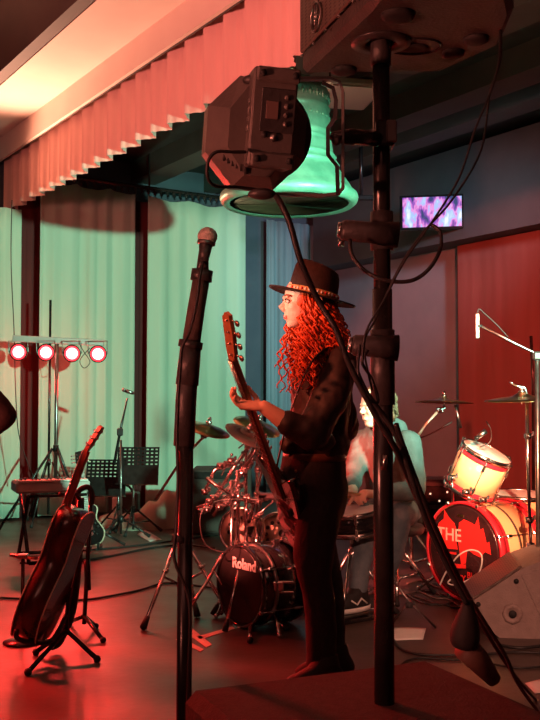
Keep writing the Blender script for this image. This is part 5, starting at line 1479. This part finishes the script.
for r_, z in prof:
    for k in range(NA):
        a = 2 * PI * k / NA; sq = 1 - .13 * max(0, math.cos(a)) * abs(math.sin(a)) * (z / .13) ** 2
        zz = z + (.012 * math.cos(a) if z > .1 else 0)
        vs.append(V((r_ * math.cos(a) * 1.06 * sq, r_ * math.sin(a) * .93 * sq, zz)))
for i in range(len(prof) - 1):
    for k in range(NA): a = i * NA + k; b_ = i * NA + (k + 1) % NA; fs.append((a, b_, b_ + NA, a + NA))
m2.at(ht).push(vs, fs, True); m2.build('hat_crown', M_felt, sg)
m2 = MB(sg); m2.at(ht).lathe([(.101, .006), (.1055, .006), (.105, .03), (.1005, .03)], n=48, sx=1.06, sy=.93, closed=True); hb = m2.build('hat_band', mat('ochre_band', (.5, .3, .1), .5, 0, (.62, .4, .16), 60), sg)
for k in range(40):
    a = 2 * PI * k / 40; m2 = MB(sg); m2.at(ht).ball((.106 * math.cos(a) * 1.06, .106 * math.sin(a) * .93, .019), (.0045, .0045, .007), 6); m2.build('bead', M_pearl if k % 3 else M_redhoop, hb)
# braided strap over the back
# bass
yv = nd; b0 = nk1 - nd * .44
zn = V((-.86, -.5, 0)); zn = (zn - yv * zn.dot(yv)).normalized(); xn = yv.cross(zn).normalized()
Lt = (P(224, 314, 3.58) - b0).length
guitar('bass_guitar', 'black bass guitar with a pale worn neck held by the woman in the hat', 'double', basis(b0, xn, yv, zn), M_gblack, M_gblack, M_gblack, M_maple, .50, .33, .045, Lt - .50 * .84 - .19, .19, b0, 1, bind=False)
t = tag(MB().tube(smooth_path([P(276, 470, 3.92), P(288, 420, 3.86), P(306, 372, 3.86), P(322, 352, 3.92), P(336, 356, 4.06), P(346, 388, 4.16), P(346, 430, 4.2), P(330, 480, 4.25), P(300, 505, 4.25)], 6), .026, 8, flat=.16, hint=(0, 1, 0)).build('bass_strap', mat('strap_leather', (.05, .03, .025), .5, 0, (.08, .05, .04), 20), loc=P(322, 352, 3.92)), 'black leather strap of the bass over the shoulder of the woman in the hat', 'strap')

# ------------------------------------------------------------------ the drummer
D1 = 5.7
dm = thing('person', 'seated drummer in grey hooded top and jeans behind the black pole', 'person', (P(393, 560, D1).x, D1, 0))
fw2 = V((-.80, -.60, 0)); lf2 = V((.60, -.80, 0)); B4 = basis((0, 0, 0), fw2, lf2, (0, 0, 1))
pel = P(396, 500, 5.75)
M_hood = mat('grey_sweatshirt', (.095, .095, .09), .85, 0, (.125, .125, .12), 14, .3, 90)
M_jean2 = mat('washed_denim', (.07, .10, .12), .8, 0, (.14, .18, .2), 9, .3, 120)
m2 = MB(dm)
m2.loft([(P(396, 512, 5.75), .12, .17), (P(394, 495, 5.74), .15, .19), (P(390, 470, 5.7), .135, .18), (P(386, 450, 5.67), .13, .19), (P(384, 436, 5.66), .10, .19), (P(382, 428, 5.66), .07, .12), (P(381, 422, 5.65), .06, .07)], 22, B4)
shl = P(386, 442, 5.66) + lf2 * .19; shr = P(384, 442, 5.66) - lf2 * .18
ell = P(415, 490, 5.45); wrl = P(378, 493, 5.28); elr = P(352, 478, 5.6); wrr = P(352, 492, 5.32)
m2.limb([shl, shl.lerp(ell, .5), ell, ell.lerp(wrl, .8)], [.075, .072, .062, .045], 14)
m2.limb([shr, shr.lerp(elr, .5), elr, elr.lerp(wrr, .8)], [.072, .068, .058, .042], 14)
m2.ball(P(392, 428, 5.78), (.1, .07, .06), 14)
hd2 = m2.build('hooded_top', M_hood, dm); bake_remesh(hd2, .011, 5)
md = hd2.modifiers.new('folds', 'DISPLACE'); md.texture = tx; md.strength = .03; md.mid_level = .5
m2 = MB(dm)
m2.ball(P(396, 510, 5.75), (.16, .17, .1), 16)
kn1 = P(364, 518, 5.32); ft1 = P(358, 600, 5.2); kn2 = P(399, 516, 5.42); ft2 = P(383, 596, 5.45)
m2.limb([pel + V((-.05, -.02, -.05)), kn1, kn1.lerp(ft1, .5), ft1 + V((0, 0, .06))], [.105, .072, .06, .05], 16)
m2.limb([pel + V((.05, 0, -.05)), kn2, kn2.lerp(ft2, .5), ft2 + V((0, 0, .06))], [.105, .078, .062, .05], 16)
jn2 = m2.build('jeans', M_jean2, dm); bake_remesh(jn2, .011, 5)
md = jn2.modifiers.new('folds', 'DISPLACE'); md.texture = tx; md.strength = .02; md.mid_level = .5
hc2 = P(376, 407, 5.62); HB2 = basis(hc2, (-.85, -.5, -.1), (.5, -.86, 0), (-.06, -.08, 1))


def h2(x, y, z): return HB2 @ V((x, y, z))


m2 = MB(dm)
m2.ball(h2(-.01, 0, .03), (.1, .08, .095), 22, HB2); m2.ball(h2(.035, 0, -.03), (.056, .06, .078), 18, HB2); m2.ball(h2(.05, 0, -.09), (.032, .036, .026), 14, HB2)
m2.tube([h2(.082, 0, .01), h2(.112, 0, -.026)], [.009, .014], 10); m2.ball(h2(.082, 0, .022), (.016, .045, .012), 14, HB2)
m2.ball(h2(.082, 0, -.06), (.014, .026, .012), 12, HB2)
for s in (1, -1): m2.ball(h2(.0, .08 * s, -.01), (.02, .01, .034), 10, HB2); m2.ball(h2(.066, .034 * s, -.022), (.024, .02, .022), 12, HB2)
m2.tube([h2(-.01, 0, -.06), P(382, 430, 5.66)], [.056, .06], 16)
m2.limb([ell.lerp(wrl, .7), wrl], [.04, .029], 12); m2.limb([elr.lerp(wrr, .7), wrr], [.04, .029], 12)
hand(m2, wrl, V((-.8, -.5, .05)), V((0, 0, -1)), 1.05, .85, side=1); hand(m2, wrr, V((-.7, -.6, .0)), V((0, 0, -1)), 1.05, .85, side=-1)
m2.limb([P(382, 430, 5.66), P(385, 445, 5.66)], [.055, .05], 10); m2.limb([P(385, 445, 5.66), shl, ell, ell.lerp(wrl, .75)], [.04, .042, .038, .036], 10); m2.limb([P(385, 445, 5.66), shr, elr, elr.lerp(wrr, .75)], [.04, .042, .036, .034], 10)
bd2 = m2.build('body', M_skin, dm); bake_remesh(bd2, .006, 3)
for s in (1, -1):
    m2 = MB(dm); m2.ball(h2(.082, .031 * s, .004), (.01, .013, .01), 12, HB2); m2.build('eye', MATS['eye_white'], dm)
m2 = MB(dm); m2.ball(h2(-.028, 0, .045), (.1, .092, .095), 20, HB2)
for i in range(90):
    a = hr.uniform(-2.4, 2.4); z = hr.uniform(-.05, .12); r_ = math.sqrt(max(.02, 1 - (z / .15) ** 2))
    p = h2(-.03 - .095 * math.cos(a) * r_, .09 * math.sin(a) * r_, z + .01); m2.tube([p, p + V((hr.uniform(-.02, .02), hr.uniform(-.02, .02), -.03)), p + V((hr.uniform(-.03, .03), hr.uniform(-.02, .02), -.06))], [.012, .009, .004], 5)
m2.build('hair', mat('brown_hair', (.13, .06, .035), .6, 0, (.2, .1, .055), 40), dm)
for k, f in enumerate((ft1, ft2)):
    c = V((f.x, f.y, 0)) + V((0, 0, .05 if k == 0 else .005)); m2 = MB(dm)
    m2.loft([(c + fw2 * .06 + V((0, 0, .028)), .14, .05), (c + fw2 * .06 + V((0, 0, .05)), .138, .05), (c + fw2 * .04 + V((0, 0, .075)), .11, .046), (c + fw2 * .0 + V((0, 0, .1)), .065, .042), (c + V((0, 0, .125)), .05, .042)], 20, B4); sh = m2.build('sneaker', M_rubber, dm)
    m2 = MB(dm); m2.loft([(c + fw2 * .06 + V((0, 0, .004)), .142, .052), (c + fw2 * .06 + V((0, 0, .028)), .144, .054)], 24, B4); m2.build('sole', M_pearl, sh)
    m2 = MB(dm)
    for i in range(4):
        q = c + fw2 * (.05 + i * .022) + V((0, 0, .088 - i * .007)); m2.tube([q - lf2 * .03, q + lf2 * .03], .0045, 6)
    qq = c + lf2 * .05 + V((0, 0, .06)); m2.tube([qq - fw2 * .02 + V((0, 0, -.015)), qq + fw2 * .02 + V((0, 0, .015)), qq + fw2 * .05 + V((0, 0, -.015)), qq + fw2 * .09 + V((0, 0, .01))], .005, 6); m2.build('laces', M_pearl, sh)
# footboard under the raised foot
q = V((ft1.x, ft1.y, 0)) + fw2 * .05
t = thing('drum_pedal', 'flat black drum pedal under the sneaker of the drummer', 'pedal', q)
m2 = MB(t); m2.at(basis(q, fw2, lf2, (0, 0, 1))).box((0, 0, .012), (.32, .11, .02), bev=.004); m2.build('base_plate', M_blackmetal, t)
m2 = MB(t); m2.at(basis(q, fw2, lf2, (0, 0, 1))).box((0, 0, .038), (.3, .09, .014), Matrix.Rotation(R(1.5), 4, 'Y'), bev=.004); m2.build('footboard', M_steel, t)
# stick
for w_, dd, lab in ((wrr, V((-.75, -.5, .25)), 'wooden drumstick in the hand nearer the woman in the hat'), (wrl, V((-.9, -.35, .2)), 'wooden drumstick in the drummer hand behind the black pole')):
    dd.normalize(); p = w_ + V((-.05, -.04, -.015)); m2 = MB(); m2.tube([p - dd * .1, p + dd * .24, p + dd * .29, p + dd * .3], [.0075, .0075, .004, .005], 8); tag(m2.build('drumstick', M_spruce, loc=p), lab, 'drumstick')
# snare pad in front of him
c = P(352, 510, 5.25)
t, fr = drum('snare_drum', 'shallow snare drum in front of the seated drummer', c, V((-.1, -.1, 1)), .15, .12, M_gblack, M_pearl, M_chrome, 6, .006, loc=(c.x, c.y, 0))
m2 = MB(t); m2.tube([c - V((0, 0, .13)), V((c.x, c.y, .3))], .012, 8); m2.build('stand_post', M_chrome, t)
tripod(t, c.x, c.y, .34, .12, .25, R(250), .010)
# throne
t = thing('drum_throne', 'round black drum stool under the seated drummer', 'stool', (pel.x, 5.75, 0))
zq = P(0, 514, 5.75).z - .06
m2 = MB(t); m2.lathe([(.13, zq - .06), (.16, zq - .05), (.17, zq - .02), (.155, zq)], Matrix.Translation((pel.x, 5.75, 0)), 28); m2.build('seat', M_blackplastic, t)
m2 = MB(t); m2.cyl((pel.x, 5.75, .12), (pel.x, 5.75, zq - .055), .014, n=10); m2.build('post', M_chrome, t); tripod(t, pel.x, 5.75, .3, .12, .26, .4, .012)

# ------------------------------------------------------------------ bystander whose elbow shows at the frame's edge
bx0 = -.93; by0 = 1.95
bs = thing('person', 'bystander in dark clothes with one elbow poking in at the frame edge', 'person', (bx0, by0, -.0))
m2 = MB(bs); Bq = basis((0, 0, 0), (0, 1, 0), (-1, 0, 0), (0, 0, 1))
m2.loft([(V((bx0, by0, .92)), .13, .17), (V((bx0, by0, 1.05)), .12, .155), (V((bx0, by0, 1.2)), .125, .18), (V((bx0, by0, 1.36)), .12, .2), (V((bx0, by0, 1.44)), .08, .15), (V((bx0, by0, 1.49)), .055, .065)], 22, Bq)
e_ = P(4, 416, 1.92)
m2.limb([V((bx0 + .19, by0, 1.4)), V((bx0 + .23, by0 - .0, 1.26)), e_], [.07, .06, .03], 14); m2.limb([e_, V((bx0 + .16, by0 + .02, 1.02))], [.03, .045], 14)
m2.limb([V((bx0 - .19, by0, 1.4)), V((bx0 - .24, by0, 1.12)), V((bx0 - .22, by0 + .1, .9))], [.07, .055, .045], 14)
M_coat = mat('dark_red_coat', (.05, .014, .014), .85, 0, (.07, .02, .02), 12, .2, 60)
o = m2.build('jacket', M_coat, bs); bake_remesh(o, .014, 5)
m2 = MB(bs); m2.ball(V((bx0, by0, .9)), (.18, .14, .12), 16)
for s in (-1, 1): m2.limb([V((bx0 + s * .09, by0, .88)), V((bx0 + s * .115, by0 + .01, .48)), V((bx0 + s * .12, by0, .08))], [.1, .072, .055], 14)
o = m2.build('trousers', M_denim_black, bs); bake_remesh(o, .014, 5)
for s in (-1, 1):
    m2 = MB(bs); c = V((bx0 + s * .12, by0 + .05, 0)); m2.loft([(c + V((0, 0, .005)), .14, .048), (c + V((0, 0, .04)), .138, .048), (c + V((0, -.04, .09)), .07, .042)], 18, Bq); m2.build('shoe', M_rubber, bs)
m2 = MB(bs); hb_ = V((bx0, by0 + .02, 1.66)); m2.ball(hb_, (.078, .1, .12), 20); m2.ball(hb_ + V((0, .05, -.05)), (.055, .05, .07), 16); m2.tube([hb_ + V((0, .09, .0)), hb_ + V((0, .115, -.03))], [.008, .013], 8); m2.tube([hb_ + V((0, -.01, -.07)), V((bx0, by0, 1.47))], [.055, .06], 14)
for s in (-1, 1): m2.ball(hb_ + V((s * .078, 0, -.01)), (.01, .02, .032), 8)
m2.limb([V((bx0, by0, 1.45)), V((bx0 + .19, by0, 1.4)), V((bx0 + .23, by0, 1.26)), e_ + V((-.012, 0, 0)), V((bx0 + .17, by0 + .02, 1.03)), V((bx0 + .14, by0 + .03, 1.0))], [.05, .04, .035, .018, .03, .028], 10); m2.limb([V((bx0, by0, 1.45)), V((bx0 - .19, by0, 1.4)), V((bx0 - .24, by0, 1.12)), V((bx0 - .22, by0 + .1, .9))], [.05, .04, .035, .028], 10); hand(m2, V((bx0 + .15, by0 + .03, 1.01)), V((-.5, .3, -.6)), V((-.6, 0, .4)), 1, .5)
hand(m2, V((bx0 - .22, by0 + .1, .9)), V((0, .2, -1)), V((1, 0, 0)), 1, .5)
o = m2.build('body', M_skin, bs); bake_remesh(o, .007, 3)
m2 = MB(bs); m2.ball(hb_ + V((0, -.02, .035)), (.088, .105, .1), 18); m2.build('hair', mat('dark_hair', (.03, .018, .014), .6), bs)
